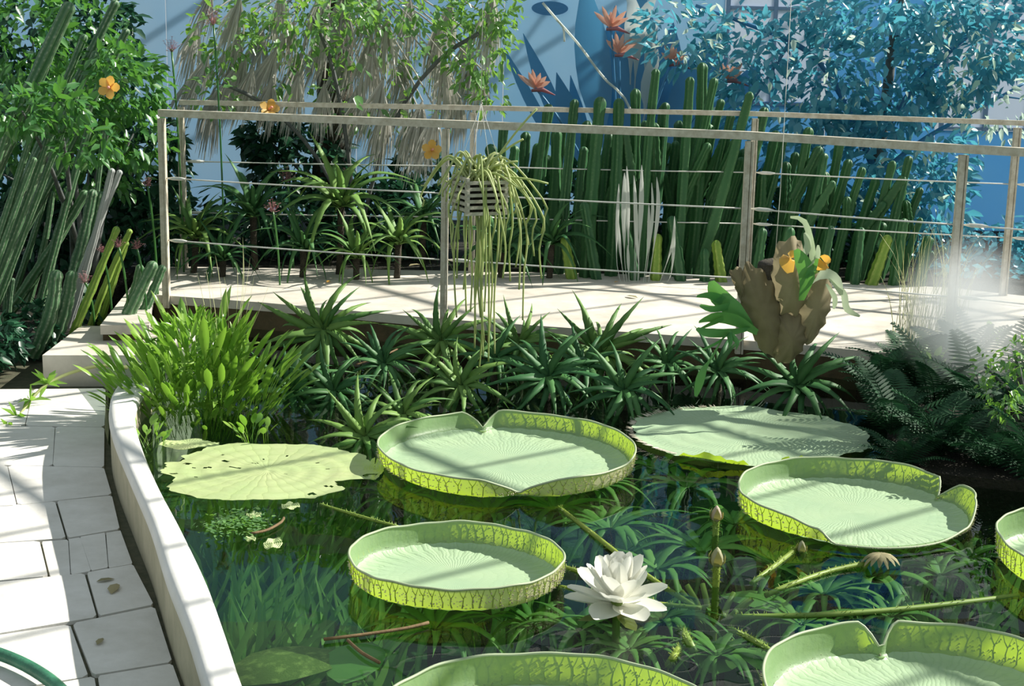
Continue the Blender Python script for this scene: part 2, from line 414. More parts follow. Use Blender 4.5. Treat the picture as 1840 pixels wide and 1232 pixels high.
# footbridge deck, landing and step
front = [(275,529),(470,543),(797,573),(1180,600),(1430,618),(1675,642)]
fpts = [Pz(*q, ZD) for q in front]
back = [Pz(2100,560,ZD), Pz(1700,516,ZD), Pz(1200,494,ZD), Pz(800,486,ZD), Pz(265,478,ZD)]
deck_poly = [Pz(180,584,ZD), Pz(268,584,ZD)] + fpts + [Pz(1850,720,ZD), Pz(2300,760,ZD)] + back
br = thing('footbridge', 'pale concrete footbridge with dark stained edge crossing behind the lily pond', 'footbridge', (fpts[2].x, fpts[2].y, 0))
off = Vector((fpts[2].x, fpts[2].y, 0))
prism('deck', [p-off for p in deck_poly], ZD-.05, ZD, M['deck'], br)
inn = [p-off for p in ([Pz(184,582,ZD), Pz(264,580,ZD)] + fpts + [Pz(1846,718,ZD), Pz(2290,758,ZD)])]
mb = MB()
for a, b in zip(inn, inn[1:]):
    nrm = Vector((-(b-a).y, (b-a).x, 0)).normalized()*.03
    mb.bar(a+nrm+Vector((0,0,-.13)), b+nrm+Vector((0,0,-.13)), .05, .159)
mb.build('fascia', M['fascia'], br, False)['label'] = 'dark stained side beam under the pale deck'
for k in range(5):
    p = fpts[1].lerp(fpts[5], .1+k*.2)-off
    mb = MB(); mb.box((p.x+.02, p.y+.35, -.33), (.06,.06,.42)); mb.build('pier', M['fascia'], br, False)
tag(prism('step', [Pz(76,638,ZS), Pz(268,638,ZS), Pz(268,638,ZS)+V2(.1,.75), Pz(76,638,ZS)+V2(-.02,.75)], -.6, ZS, M['deck']),
    'low grey step leading up to the end of the footbridge', 'step')
# planting beds
tag(prism('floor_bed', [Pz(265,478,ZD), Pz(800,486,ZD), Pz(1200,494,ZD), Pz(1700,516,ZD), Pz(2100,560,ZD), V2(9,9), V2(9,13), V2(-9,13), V2(-9,9.3), Pz(100,484,ZD)], -.6, .12, M['soil']), kind='structure')
tag(prism('floor_bed', [Pz(-420,702,ZP), Pz(70,640,ZP)+V2(0,.1), Pz(176,590,ZD), Pz(150,484,ZD), V2(-9,9.4), V2(-9,7.5)], -.6, .02, M['soil']), kind='structure')
tag(prism('floor_bank', [Pz(1590,845,0), Pz(1700,870,0), Pz(1900,890,0), Pz(2300,930,0), Pz(2350,770,.05), Pz(1850,722,.05), Pz(1680,650,.05), Pz(1600,700,.05)], -.6, .04, M['soil']), kind='structure')
# water
wp = [Pz(*q, ZC) for q in inner[:10]]
wpoly = [Vector((p.x-.02, p.y, 0)) for p in wp] + [V2(-2.2,7.6), V2(-2.2,9.6), V2(5,9.6), V2(5,1.2)]
mb = MB(); mb.add([(p.x,p.y,0) for p in wpoly], [tuple(range(len(wpoly)-1,-1,-1))]); wo = mb.build('water', M['water'], None, False)
tag(wo, 'clear dark green pond water', kind='structure')

# translucent blue back wall of panels
YW = 12.6
def wx(px): return P(px, 100, YW).x
wb = thing('wall_back', 'translucent blue screen wall behind the planting', None); del wb['label']
wb['kind'] = 'structure'
cuts_w = [(-9,'screen_a'),(wx(300),'screen_a'),(wx(640),'screen_a'),(wx(905),'screen_b'),(wx(1130),'screen_b'),(wx(1300),'screen_c',185),(wx(1490),'screen_c'),(wx(1690),'screen_c',230),(wx(1960),'screen_c'),(8,None)]
for q0, q1 in zip(cuts_w, cuts_w[1:]):
    x0, mn, x1 = q0[0], q0[1], q1[0]; hz = P(1500, q0[2], YW).z/2 if len(q0) > 2 else 1.75
    mb = MB(); mb.box(((x0+x1)/2, YW, hz), ((x1-x0)/2-.004, .004, hz)); mb.build('panel', M[mn], wb, False)
# round vent hole
p = P(988,15,YW-.02); mb = MB(); mb.tube([Vector((0,-.012,0)), Vector((0,.012,0))], .15, 24); o = mb.build('vent', M['darkhole'], wb, False); o.location = p; o.scale = (1,1,.38)
# two frosted windows leaning in front of the screen
def window(i, x0, x1, y0, y1, nx, ny):
    a, b = P(x0, y1, YW), P(x1, y0, YW)
    wn = thing('window_%d' % i, None, None, (a.x, a.y, 0)); wn['kind'] = 'structure'
    w_, h0, h1 = b.x-a.x, a.z, b.z
    for k in range(nx):
        for j in range(ny):
            mb = MB(); mb.box((w_*(k+.5)/nx, 0, h0+(h1-h0)*(j+.5)/ny), (w_/nx/2-.012, .003, (h1-h0)/ny/2-.012)); mb.build('pane', M['pane'], wn, False)
    for k in range(nx+1):
        mb = MB(); mb.box((w_*k/nx, -.01, (h0+h1)/2), (.016,.02,(h1-h0)/2+.016)); mb.build('mullion', M['mull'], wn, False)
    for j in range(ny+1):
        mb = MB(); mb.box((w_/2, -.004, h0+(h1-h0)*j/ny), (w_/2,.02,.012)); mb.build('glazing_bar', M['mull'], wn, False)
window(1, 1300, 1490, -160, 185, 2, 2)
window(2, 1690, 1960, -160, 230, 3, 2)
# glasshouse roof bars (cast the thin shadows on pads, coping and paving)
ce = thing('ceiling', None, None); ce['kind'] = 'structure'
da, db = Vector((.79,.61,0)).normalized(), Vector((.61,-.79,0)).normalized(); RC = Vector((2.5, 7, 3.6))
for k in range(-13, 14):
    p = RC + db*(k*.46); mb = MB(); mb.bar(p-da*7, p+da*7, .020, .03); mb.build('glazing_bar', M['barmetal'], ce, False)
for k in range(-5, 6):
    p = RC + da*(k*1.3+.3)+Vector((0,0,.035)); mb = MB(); mb.bar(p-db*7, p+db*7, .036, .04); mb.build('purlin', M['barmetal'], ce, False)

# ------------------------------------------------------------------ railings
RW = (.05,.040)
def railing(label, pts_top, posts, wires, sag=.004):
    base = pts_top[0]; rl = thing('bridge_railing', label, 'railing', (base.x, base.y, ZD)); o = Vector((base.x, base.y, ZD))
    mb = MB()
    for a, b in zip(pts_top, pts_top[1:]): mb.bar(a-o, b-o, *RW)
    mb.build('handrail', M['steel'], rl, False)
    for q in posts:
        mb = MB(); h = q[1]; c = q[0]-o
        mb.box((c.x, c.y, h/2-.05), (.013,.02,h/2+.02)); ps = mb.build('post', M['steel'], rl, False)
        mb = MB(); mb.box((c.x+.021, c.y, h/2-.05), (.005,.026,h/2+.02)); mb.build('flat_bar', M['steel'], ps, False)
    for f in wires:
        for (a, ha), (b, hb) in zip(posts, posts[1:]):
            pa = a-o+Vector((.02,0,ha*(1-f))); pb = b-o+Vector((-.02,0,hb*(1-f)))
            mb = MB(); mb.tube([pa.lerp(pb, t/6)-Vector((0,0,sag*math.sin(PI*t/6))) for t in range(7)], .0042, 5)
            wi = mb.build('wire', M['wire'], rl)
            d = (pb-pa).normalized(); mb = MB(); mb.tube([pa+d*.02, pa+d*.05, pa+d*.10, pa+d*.13], [.005,.011,.011,.005], 6); mb.build('tensioner', M['wire'], wi)
    return rl
fposts = [(297,531),(795,573),(1326,611),(1699,648)]
ftops = [(292,203),(798,222),(1334,243),(1718,267)]
posts = []; tops = []
for (bx,by),(tx,ty) in zip(fposts, ftops):
    b = Pz(bx,by,ZD); t_ = P(tx,ty,b.y); posts.append((Vector((b.x,b.y,ZD)), t_.z-ZD)); tops.append(Vector((b.x,b.y,t_.z)))
end = Pz(2150, 700, ZD); posts.append((Vector((end.x,end.y,ZD)), tops[-1].z-ZD)); tops.append(Vector((end.x,end.y,tops[-1].z)))
railing('nearer galvanised bridge railing with four posts and two thin wires', tops, posts, (.35,.69))
rp = []; rt = []
for bx, by in ((330,481),(845,489),(1340,501),(1800,530),(2100,560)):
    b = Pz(bx,by,ZD); rp.append((Vector((b.x,b.y,ZD)), 1.06)); rt.append(Vector((b.x,b.y,ZD+1.06)))
RW = (.035,.03)
railing('farther bridge railing seen through the nearer one, before the cacti', rt, rp, (.35,.66))

# ------------------------------------------------------------------ giant lily pads
def spline_h(keys):
    ks = sorted(keys)
    def f(a):
        a %= 360
        for (a0,h0),(a1,h1) in zip([(ks[-1][0]-360,ks[-1][1])]+ks, ks+[(ks[0][0]+360,ks[0][1])]):
            if a0 <= a <= a1:
                t = (a-a0)/max(a1-a0,1e-6); t = t*t*(3-2*t); return h0+(h1-h0)*t
        return ks[0][1]
    return f
def giant_pad(label, l, r, t, b, h, notches=(), hkeys=None, flare=.008, seg=160, spines=True, lobes=()):
    pl, pr = Pz(*l, h), Pz(*r, h); pt, pb = Pz(*t, h), Pz(*b, h)
    rx = (pr.x-pl.x)/2; ry = (pt.y-pb.y)/2; c = Vector(((pl.x+pr.x)/2, (pt.y+pb.y)/2, 0))
    th = thing('giant_lily_pad', label, 'lily pad', (c.x, c.y, .006), 0, 'giant lily pads with upturned rims')
    hf = spline_h(hkeys) if hkeys else (lambda a: h)
    ph = R.uniform(0, 6)
    def notch(a):
        v = 1.0
        for na, wd in notches:
            d = abs((a-na+180) % 360-180); v = min(v, min(1, d/wd)**.55)
        return v
    def rr(a): return 1+.012*math.sin(2*a+ph)+.008*math.sin(5*a+2*ph)
    mb = MB(); fr = [.0,.15,.3,.45,.6,.72,.82,.9,.95,.975]
    vs = [(0,0,.004)]
    for k, q in enumerate(fr[1:]):
        for i in range(seg):
            a = 2*PI*i/seg; ad = math.degrees(a); nt_ = notch(ad)
            rad = q*rr(a)*(1-(1-nt_)*.14*q**8); z = .004+.012*max(0,(q-.9)/.075)**2*(hf(ad)/h) + .002*math.sin(a*40)*(q > .6)*q
            vs.append((rad*rx*.985*math.cos(a), rad*ry*.985*math.sin(a), z))
    fs = [(0, 1+i, 1+(i+1)%seg) for i in range(seg)]
    for k in range(len(fr)-2):
        for i in range(seg):
            j = (i+1)%seg; fs.append((1+k*seg+i, 1+(k+1)*seg+i, 1+(k+1)*seg+j, 1+k*seg+j))
    mb.add(vs, fs); mb.build('blade', M['pad'], th)
    # rim
    prof = [(.975*.985,0.0),(.985,.12),(.992,.35),(.997,.6),(1.0,.82),(1.0,1.0)]
    mb = MB(); vs = []
    def rimpt(i, s, extra=0):
        a = 2*PI*i/seg; ad = math.degrees(a); nt_ = notch(ad); hh = hf(ad)*(1+.025*math.sin(7*a+ph)+.015*math.sin(17*a))*(.12+.88*nt_)
        q = np.interp(s, [0,.12,.35,.6,.82,1.0], [.962,.988,.994,.997,.999,1.0])
        lb = 0
        for la, lw, lout in lobes:
            d = abs((ad-la+180) % 360-180); lb += lout*max(0, 1-(d/lw)**2)
        rad = rr(a)*(q+flare*s**1.5*(1+.5*math.sin(3*a+ph))+lb*s)*(1-(1-nt_)*.14) + extra
        return Vector((rad*rx*math.cos(a), rad*ry*math.sin(a), .014+(hh-.014)*s))
    sl_ = [0,.12,.35,.6,.82,1.0]
    for s in sl_: vs += [rimpt(i, s) for i in range(seg)]
    fs = [(k*seg+i, k*seg+(i+1)%seg, (k+1)*seg+(i+1)%seg, (k+1)*seg+i) for k in range(5) for i in range(seg)]
    # inside faces inwards: front face = inner side
    mb.add(vs, [f[::-1] for f in fs]); rim = mb.build('rim', M['rim'], th)
    mb = MB(); ring = [rimpt(i, 1.0) for i in range(seg)]; ring.append(ring[0]); mb.tube(ring, .0042, 5, False); mb.build('rim_edge', M['lip'], th)
    mb = MB(); nv = 72
    for k in range(nv):
        i = k*seg/nv+R.uniform(-.4,.4); ex = .0045
        mb.tint = R.random()
        mid = [rimpt(i+R.uniform(-.2,.2), s, ex) for s in (.13,.35,.58)]
        mb.tube(mid, [.0026,.002,.0016], 3, False)
        for sgn in (-1, 1):
            mb.tube([mid[2], rimpt(i+sgn*.45, .75, ex), rimpt(i+sgn*.8, .95, ex)], [.0016,.0012,.0008], 3, False)
    mb.build('rim_veins', M['rimvein'], th)['kind'] = 'stuff'
    if spines:
        mb = MB()
        for k in range(700):
            i = R.uniform(0, seg); s = R.uniform(0, .8); mb.tint = R.random()
            p0 = rimpt(i, s, .001); p1 = rimpt(i, s+.02, R.uniform(.012,.03)); mb.tube([p0, p1], [.0028,.0004], 3, False)
        mb.build('rim_spines', M['spine'], th)['kind'] = 'stuff'
    return th, c, rx, ry
pads = {}
pads['A'] = giant_pad('large round lily pad with notched rim, middle of the pond behind the white flower', (680,805),(1143,818),(905,741),(915,868), .085,
                      notches=((103,9),(-84,16)))
pads['B'] = giant_pad('medium lily pad with unbroken rim lying just beside the white water lily', (625,1000),(1015,1022),(815,941),(830,1062), .085, flare=.006)
pads['C'] = giant_pad('lily pad with broken front rim and curled lobe near the fern bank', (1328,870),(1757,905),(1530,826),(1550,948), .09,
                      notches=((22,7),), hkeys=((20,.085),(60,.095),(150,.09),(225,.085),(240,.06),(250,.014),(300,.012),(325,.03),(345,.085)), lobes=((8,16,.05),))
pads['D'] = giant_pad('lily pad cut off at the bottom of the view below the white flower', (668,1290),(1300,1300),(985,1178),(990,1425), .10, flare=.006)
pads['E'] = giant_pad('large lily pad with deep notch at its back rim, near corner of the pond', (1376,1225),(2000,1245),(1690,1120),(1700,1370), .10, notches=((98,7),), flare=.006)
pads['F'] = giant_pad('lily pad half out of view at the side edge below the dark water', (1815,985),(2120,990),(1960,915),(1960,1050), .10)

def flat_pad(label, l, r, t, b, mat, seed, holes, rag, upcurl=0, group=None, z=.012, name='flat_lily_pad', wedge=None, bites=()):
    rg = random.Random(seed); pl, pr, pt, pb = Pz(*l, z), Pz(*r, z), Pz(*t, z), Pz(*b, z)
    rx = (pr.x-pl.x)/2; ry = (pt.y-pb.y)/2; c = Vector(((pl.x+pr.x)/2, (pt.y+pb.y)/2, z))
    th = thing(name, label, 'lily pad', c, 0, group)
    seg, nr = 150, 26; ed = []
    o1, o2, o3 = rg.uniform(0,6), rg.uniform(0,6), rg.uniform(0,6); jit = [rg.uniform(-1,1) for _ in range(seg)]
    for i in range(seg):
        a = 2*PI*i/seg; q = 1+rag*(.5*math.sin(3*a+o1)+.35*math.sin(8*a+o2)+.3*math.sin(19*a+o3)+.35*jit[i])
        for ba, bw, bd in bites:
            d = abs((math.degrees(a)-ba+180)%360-180); q -= bd*max(0, 1-(d/bw)**2)**.5
        ed.append(min(q, 1.08))
    vs = [(0,0,0)]; 
    for k in range(1, nr+1):
        q = k/nr
        for i in range(seg):
            a = 2*PI*i/seg; rad = q*(1+(ed[i]-1)*q**3)
            vs.append((rad*rx*math.cos(a), rad*ry*math.sin(a), .004*math.sin(5*a+o2)*q*q + upcurl*max(0,q-.9)*10*(.5+.5*math.sin(9*a+o1)) + .002*math.sin(30*rad+a*3)))
    hs = [(hx, hy, hr) for hx, hy, hr in holes]
    def keep(x, y):
        x /= rx; y /= ry
        for hx, hy, hr in hs:
            d = math.hypot((x-hx), (y-hy)*1.6); 
            if d < hr*(1+.4*math.sin(7*math.atan2(y-hy, x-hx)+hx*9)): return False
        if wedge is not None:
            a = math.degrees(math.atan2(y, x)); d = abs((a-wedge+180)%360-180)
            if d < 5 and math.hypot(x,y) > .1: return False
        return True
    fs = [(0,1+i,1+(i+1)%seg) for i in range(seg)]
    for k in range(nr-1):
        for i in range(seg):
            j = (i+1)%seg; q4 = (1+k*seg+i, 1+(k+1)*seg+i, 1+(k+1)*seg+j, 1+k*seg+j)
            cx = sum(vs[v][0] for v in q4)/4; cy = sum(vs[v][1] for v in q4)/4
            if keep(cx, cy): fs.append(q4)
    mb = MB(); mb.add(vs, fs); mb.build('blade', mat, th)
    return th, c, rx, ry, ed
rh = random.Random(5)
hol = [(-.78,.18,.05),(-.70,.05,.03),(-.6,.02,.035),(-.55,.04,.03),(-.45,.3,.035),(-.85,-.2,.03),(-.36,.08,.03),(-.30,.06,.03),(-.25,.62,.02),(.2,-.1,.016),(.42,.3,.02),(.5,-.72,.035),(.62,-.5,.03),(.72,-.42,.05),(-.1,.4,.016),(.1,.5,.018),(.55,.1,.014),(-.62,-.3,.02),(-.15,.22,.028),(-.5,.5,.02)]
flat_pad('flat tattered yellow green lily pad full of holes near the curved white wall', (280,852),(672,852),(480,795),(470,900), M['pad_flat'], 3, hol, .05, bites=((-25,9,.22),(-8,5,.12),(205,9,.12),(160,6,.06)))
th, c, rx, ry, ed = flat_pad('flat sunken lily pad with spiny ragged edge before the bridge, half in shadow', (1135,783),(1562,790),(1340,732),(1350,836), M['pad'], 8, [(.1,.2,.012),(.3,-.3,.012),(-.3,-.4,.015)], .04, .01)
mb = MB()
for k in range(150):
    a = R.uniform(PI*.55, PI*1.45); p0 = Vector((rx*math.cos(a)*.98, ry*math.sin(a)*.98, .005)); p1 = p0*1.0+Vector((math.cos(a), math.sin(a), .2))*R.uniform(.015,.04); mb.tint = R.random()
    mb.tube([p0,p1],[.003,.0004],3,False)
mb.build('edge_spines', M['spine'], th)['kind'] = 'stuff'
mb = MB()   # torn, lit rim curling up at the front
for a0, a1 in ((228,262),(272,292)):
    for k in range(14):
        a = math.radians(a0+(a1-a0)*k/13); pass
    base = [Vector((rx*math.cos(math.radians(a0+(a1-a0)*k/13)), ry*math.sin(math.radians(a0+(a1-a0)*k/13)), 0)) for k in range(14)]
    hh = [.05*math.sin(PI*(k+.3)/13.6)**.6*R.uniform(.45,1.1) for k in range(14)]
    vs = base + [b+Vector((0,-.02,h_)) for b, h_ in zip(base, hh)]
    mb.add(vs, [(k,k+1,15+k,14+k) for k in range(13)])
mb.build('torn_rim', M['rim'], th)
for lab, l, r, t, b, sd, wd in (
    ('small round lily leaf floating against the marsh plant clump', (285,798),(392,798),(338,789),(338,806), 4, 200),
    ('tiny round leaf floating off the front of the tattered pad', (506,908),(539,908),(522,902),(522,914), 5, 80),
    ('small pale lily leaf drifting below the tattered pad beside the wall', (443,925),(470,925),(456,919),(456,931), 6, 90),
    ('tiny pale leaf floating under the duckweed patch', (440,967),(460,967),(450,963),(450,971), 7, 10),
    ('torn pale leaf floating between the wall and the medium pad', (473,976),(508,976),(490,966),(490,985), 9, 30),
    ('small sunken round leaf wedged between tattered pad and large pad', (655,842),(690,842),(672,822),(672,862), 12, 100)):
    flat_pad(lab, l, r, t, b, M['pad_flat'], sd, [], .05, wedge=wd, name='small_lily_leaf', z=.008)
# duckweed patch
n = 420; c = Pz(425, 937, .006); e = Pz(495, 937, .006).x-c.x
pos = np.array([(c.x+NR.normal(0,.4)*e, c.y+NR.normal(0,.4)*e*1.1, .006+NR.rand()*.006) for _ in range(n)]); dr = NR.normal(0,1,(n,3)); dr[:,2] *= .12
o = link('duckweed', cloud_mesh('duckweed', M['vine'], pos, dr, np.full(n,.018)*(.6+NR.rand(n)), NR.normal(0,.25,n)))
tag(o, 'patch of tiny floating duckweed beside the curved white wall', 'duckweed', kind='stuff')

# ------------------------------------------------------------------ petioles, buds, white flower
def petiole(label, pts, rad=.009, spiny=True, cat='stalk'):
    pts = [Pz(x,y,z) for x,y,z in pts]; sm = resample(pts, 22); o0 = sm[0]
    th = thing('lily_stalk', label, cat, o0, 0, 'long lily leaf stalks in the water')
    mb = MB(); mb.tube([p-o0 for p in sm], rad, 7); mb.build('stem', M['petiole'], th)
    if spiny:
        mb = MB()
        for k in range(150):
            i = R.uniform(0, 20.9); j = int(i); p = sm[j].lerp(sm[j+1], i-j)-o0; d = Vector((R.gauss(0,1),R.gauss(0,1),R.gauss(0,1))).normalized()
            mb.tube([p+d*rad*.8, p+d*(rad+.010)], [.0018,.0003], 3, False)
        mb.build('prickles', M['petiole'], th)['kind'] = 'stuff'
petiole('long stalk running from the notched pad down towards the lily crown', [(1003,911,-.01),(1060,955,.004),(1150,1025,.004),(1245,1088,-.02)])
petiole('stalk leading from the tattered pad to behind the medium pad', [(575,906,-.005),(650,928,.004),(715,946,-.002)], .006)
petiole('stalk from the medium pad passing behind the white flower, upper one', [(1014,1019,-.004),(1050,1030,.003),(1110,1052,.003),(1180,1085,-.01)], .008)
petiole('stalk from the medium pad passing under the white flower, lower one', [(1005,1054,-.004),(1060,1063,.003),(1150,1080,.002),(1260,1092,-.02)], .007)
petiole('longest stalk reaching from the lily crown to the side pad', [(1318,1108,-.01),(1480,1104,.004),(1640,1092,.004),(1830,1070,-.004)])
petiole('stalk rising from the lily crown to the dry brown seed head', [(1375,1070,-.02),(1420,1050,.004),(1490,1026,.006),(1552,1012,.01)], .009)
petiole('short stalk from the lily crown towards the near corner pad', [(1312,1130,-.02),(1350,1148,.003),(1395,1176,-.01)], .009)
petiole('brownish stalk from the broken pad down to the lily crown', [(1440,978,-.004),(1400,1010,.002),(1350,1048,-.012)], .009)
petiole('thick bent stalk stub standing below the lily crown', [(1225,1130,-.03),(1236,1150,.002),(1248,1172,-.02)], .013)
petiole('stub of stalk in the water behind the cut off pad', [(1200,1195,-.03),(1210,1180,.002),(1222,1160,-.02)], .011)
# lily crown: short clump where stalks meet
cr = Pz(1285,1105,-.14); th = thing('stalk_cluster', 'submerged lily root cluster of stubby stalks where the leaf stalks meet', 'lily crown', cr)
for k in range(11):
    a = k*2.4; mb = MB(); mb.tube(bez((0,0,-.2),(math.cos(a)*.02,math.sin(a)*.02,-.02),(math.cos(a)*.12,math.sin(a)*.12,.03+R.uniform(0,.06)),6), [.016,.015,.013,.012,.011,.009], 7); mb.build('stalk_stub', M['petiole'], th)
def bud(label, px, py, d, hpx, lean=0, size=1.0):
    tip = P(px, py, d); base = Vector((tip.x+lean, tip.y, -.3)); th = thing('lily_bud', label, 'flower bud', (base.x, base.y, 0))
    o0 = Vector((base.x, base.y, 0)); top = tip-o0; mb = MB(); mb.tube(bez(Vector((0,0,-.3)), Vector((0,0,top.z*.3)), top, 9), .012, 7); mb.build('stem', M['petiole'], th)
    mb = MB()
    for k in range(160):
        t_ = R.random(); p = bez(Vector((0,0,-.1)), Vector((0,0,top.z*.3)), top, 9)[int(t_*8.9)]; d_ = Vector((R.gauss(0,1),R.gauss(0,1),R.gauss(0,.4))).normalized()
        mb.tube([p+d_*.01, p+d_*.022], [.0018,.0003], 3, False)
    mb.build('prickles', M['petiole'], th)['kind'] = 'stuff'
    s = .022*size; mb = MB(); mb.tube([top+Vector((0,0,z*s)) for z in (-.4,.0,.6,1.3,2.0,2.5)], [s*.5,s*.95,s*1.1,s*.9,s*.5,s*.1], 10); bd = mb.build('bud', M['bud'], th)
    for k in range(4):
        a = k*PI/2; mb = MB(); sd = Vector((-math.sin(a),math.cos(a),0)); mb.ribbon([top+Vector((math.cos(a)*s*q, math.sin(a)*s*q, z*s)) for q, z in ((.6,-.3),(1.15,.4),(1.2,1.2),(.8,2.1))], [s*.8,s*1.3,s,.1*s], sd); mb.build('sepal', M['sepal'], bd)
bud('pinkish lily bud on a tall prickly stalk between white flower and broken pad', 1288, 1012, 4.55, 60)
bud('brown lily bud above the tall stalk, against the submerged leaves', 1287, 932, 5.05, 60, 0, .9)
bud('small pink bud lying at the front edge of the broken pad', 1440, 990, 4.9, 40, .03, .7)
# dry seed head
p = P(1583, 1000, 4.75); th = thing('seed_head', 'dry brown lily seed head drooping over the water', 'seed head', (p.x,p.y,0))
mb = MB(); mb.tube([Vector((-.07,0,-.03)),Vector((-.03,0,p.z)),Vector((0,0,p.z))],[.009,.008,.007],6); mb.build('stem', M['petiole'], th)
for k in range(14):
    a = 2*PI*k/14; mb = MB(); mb.tint = R.random(); q = Vector((math.cos(a),math.sin(a)*.7,0)); mb.ribbon(bez(Vector((0,0,p.z+.008)), q*.04+Vector((0,0,p.z+.016)), q*.065+Vector((0,0,p.z-.018-R.random()*.012)),5), [.012,.02,.022,.018,.004], Vector((-q.y,q.x,0)), .15); mb.build('scale', M['dry'], th)
# white water lily
base = Pz(1108, 1098, .0); fl_ = thing('white_water_lily', 'large open white water lily flower beside the medium pad', 'flower', base)
def petal_mesh(Lp, Wp, cup, tint):
    mb = MB(); rows_ = 9; cols = 5; vs = []
    for i in range(rows_):
        t_ = i/(rows_-1); wv = Wp*min(1, math.sin(PI*min(1,(t_*.80+.10)))**.8*1.0); 
        if i == rows_-1: wv = Wp*.22
        for j in range(cols):
            s = (j/(cols-1)-.5)*2; vs.append((Lp*t_, s*wv/2, cup*Lp*(t_**2)*.35 + .18*wv*(s*s)))
    mb.tint = tint
    mb.add(vs, [(i*cols+j, (i+1)*cols+j, (i+1)*cols+j+1, i*cols+j+1) for i in range(rows_-1) for j in range(cols-1)])
    return mb.mesh('petal', M['petal_w'])
pm = [petal_mesh(.135,.082,.35,.1), petal_mesh(.13,.075,.5,.5), petal_mesh(.115,.062,.7,.9)]
for ring, (cnt, pitch, zz, vi, sc) in enumerate(((6,-8,-.008,0,1.0),(7,16,.004,1,1.0),(7,42,.014,1,.95),(6,62,.02,2,1.0),(5,80,.024,2,.85))):
    for k in range(cnt):
        a = 2*PI*(k+.5*(ring%2)+R.uniform(-.12,.12))/cnt+.3*ring; pt_ = math.radians(pitch+R.uniform(-7,7))
        e = Euler((R.uniform(-.15,.15), -pt_, a), 'XYZ'); o = link('petal', pm[vi], fl_, (math.cos(a)*.012, math.sin(a)*.012, .03+zz), e, sc*1.13*R.uniform(.92,1.06))
for k in range(4):
    a = k*PI/2+.4; mb = MB(); mb.tint = .3; q = Vector((math.cos(a),math.sin(a),0)); mb.ribbon([q*.01+Vector((0,0,.01)), q*.06+Vector((0,0,.0)), q*.1+Vector((0,0,-.01)), q*.13+Vector((0,0,-.012))], [.03,.05,.04,.004], Vector((-q.y,q.x,0)), -.1); mb.build('sepal', M['sepal'], fl_)
mb = MB(); mb.tube([(0,0,-.3),(0,0,0),(0,0,.035)],[.012,.012,.02],8); mb.build('stem', M['petiole'], fl_)

# ------------------------------------------------------------------ aloes
def aloe_leaf(L, W, arch, seed, teeth=True):
    rg = random.Random(seed); mb = MB(); k = 12; vs = []; z0 = 0
    for i in range(k):
        t_ = i/(k-1); x = L*(t_-.12*arch*t_**3); z = L*(.35*t_*arch*(1-.2*t_)-.72*arch*t_**2.4); y = .03*L*math.sin(2.2*t_+seed)
        wv = W*(1-t_**1.7)*(.75+.5*min(1,t_*6)*.5)+.0015
        tt = (wv*.10 if (teeth and i % 2) else 0)
        wv *= 1.0; vs += [(x,y-wv/2-tt,z+wv*.22),(x,y,z-.0),(x,y+wv/2+tt,z+wv*.22),(x,y,z-wv*.20)]
    fs = []
    for i in range(k-1):
        a = i*4
        for j in range(4): fs.append((a+j, a+(j+1)%4, a+4+(j+1)%4, a+4+j))
    mb.add(vs, [f[::-1] for f in fs]); return mb
ALOE_V = [(1,.092,.4),(1,.09,.9),(1,.086,1.35),(1,.08,1.75)]
def aloe_set(matname): return [aloe_leaf(*v, seed=i).mesh('leaf', M[matname]) for i, v in enumerate(ALOE_V)]
AS = {k: aloe_set(k) for k in ('aloe','aloe_dk','aloe_wet')}
def aloe(label, px, py, d, Lpx, mat='aloe', group=None, n=20, zmin=None, name='aloe', tilt=0.0, stem=True, cat='aloe', ground=-.45, wide=1.0, flat=1.0):
    c = P(px, py, d); L = Lpx*d/F*1.22
    gz = ground; th = thing(name, label, cat, (c.x, c.y, max(gz, min(c.z, 99)) if False else gz), 0, group)
    o0 = Vector((c.x,c.y,gz)); h = c.z-gz
    if stem:
        mb = MB(); mb.tube([(R.uniform(-.02,.02),R.uniform(-.02,.02),0),(0,0,h*.6),(0,0,h+.01)], [.022,.02,.024], 7); mb.build('stem', M['trunk'], th)
    for i in range(n):
        f = i/n; a = i*2.39996+R.uniform(-.15,.15); elev = 78*(1-f)**1.1-12*f+R.uniform(-9,9)
        v = min(3, int((.15+f*.95)*4*.95)); s = L*(.62+.45*math.sin(PI*min(1,f*.8+.2)))*R.uniform(.85,1.1)
        q = (Matrix.Rotation(tilt, 3, 'X') @ Euler((R.uniform(-.2,.2), -math.radians(elev*flat), a), 'XYZ').to_matrix()).to_euler()
        link('leaf', AS[mat][v], th, (math.cos(a)*.012, math.sin(a)*.012, h+.02*(1-f)), q, (s, s*wide*1.25, s))
    return th
G1 = 'toothed rosette plants standing in the pond before the bridge'
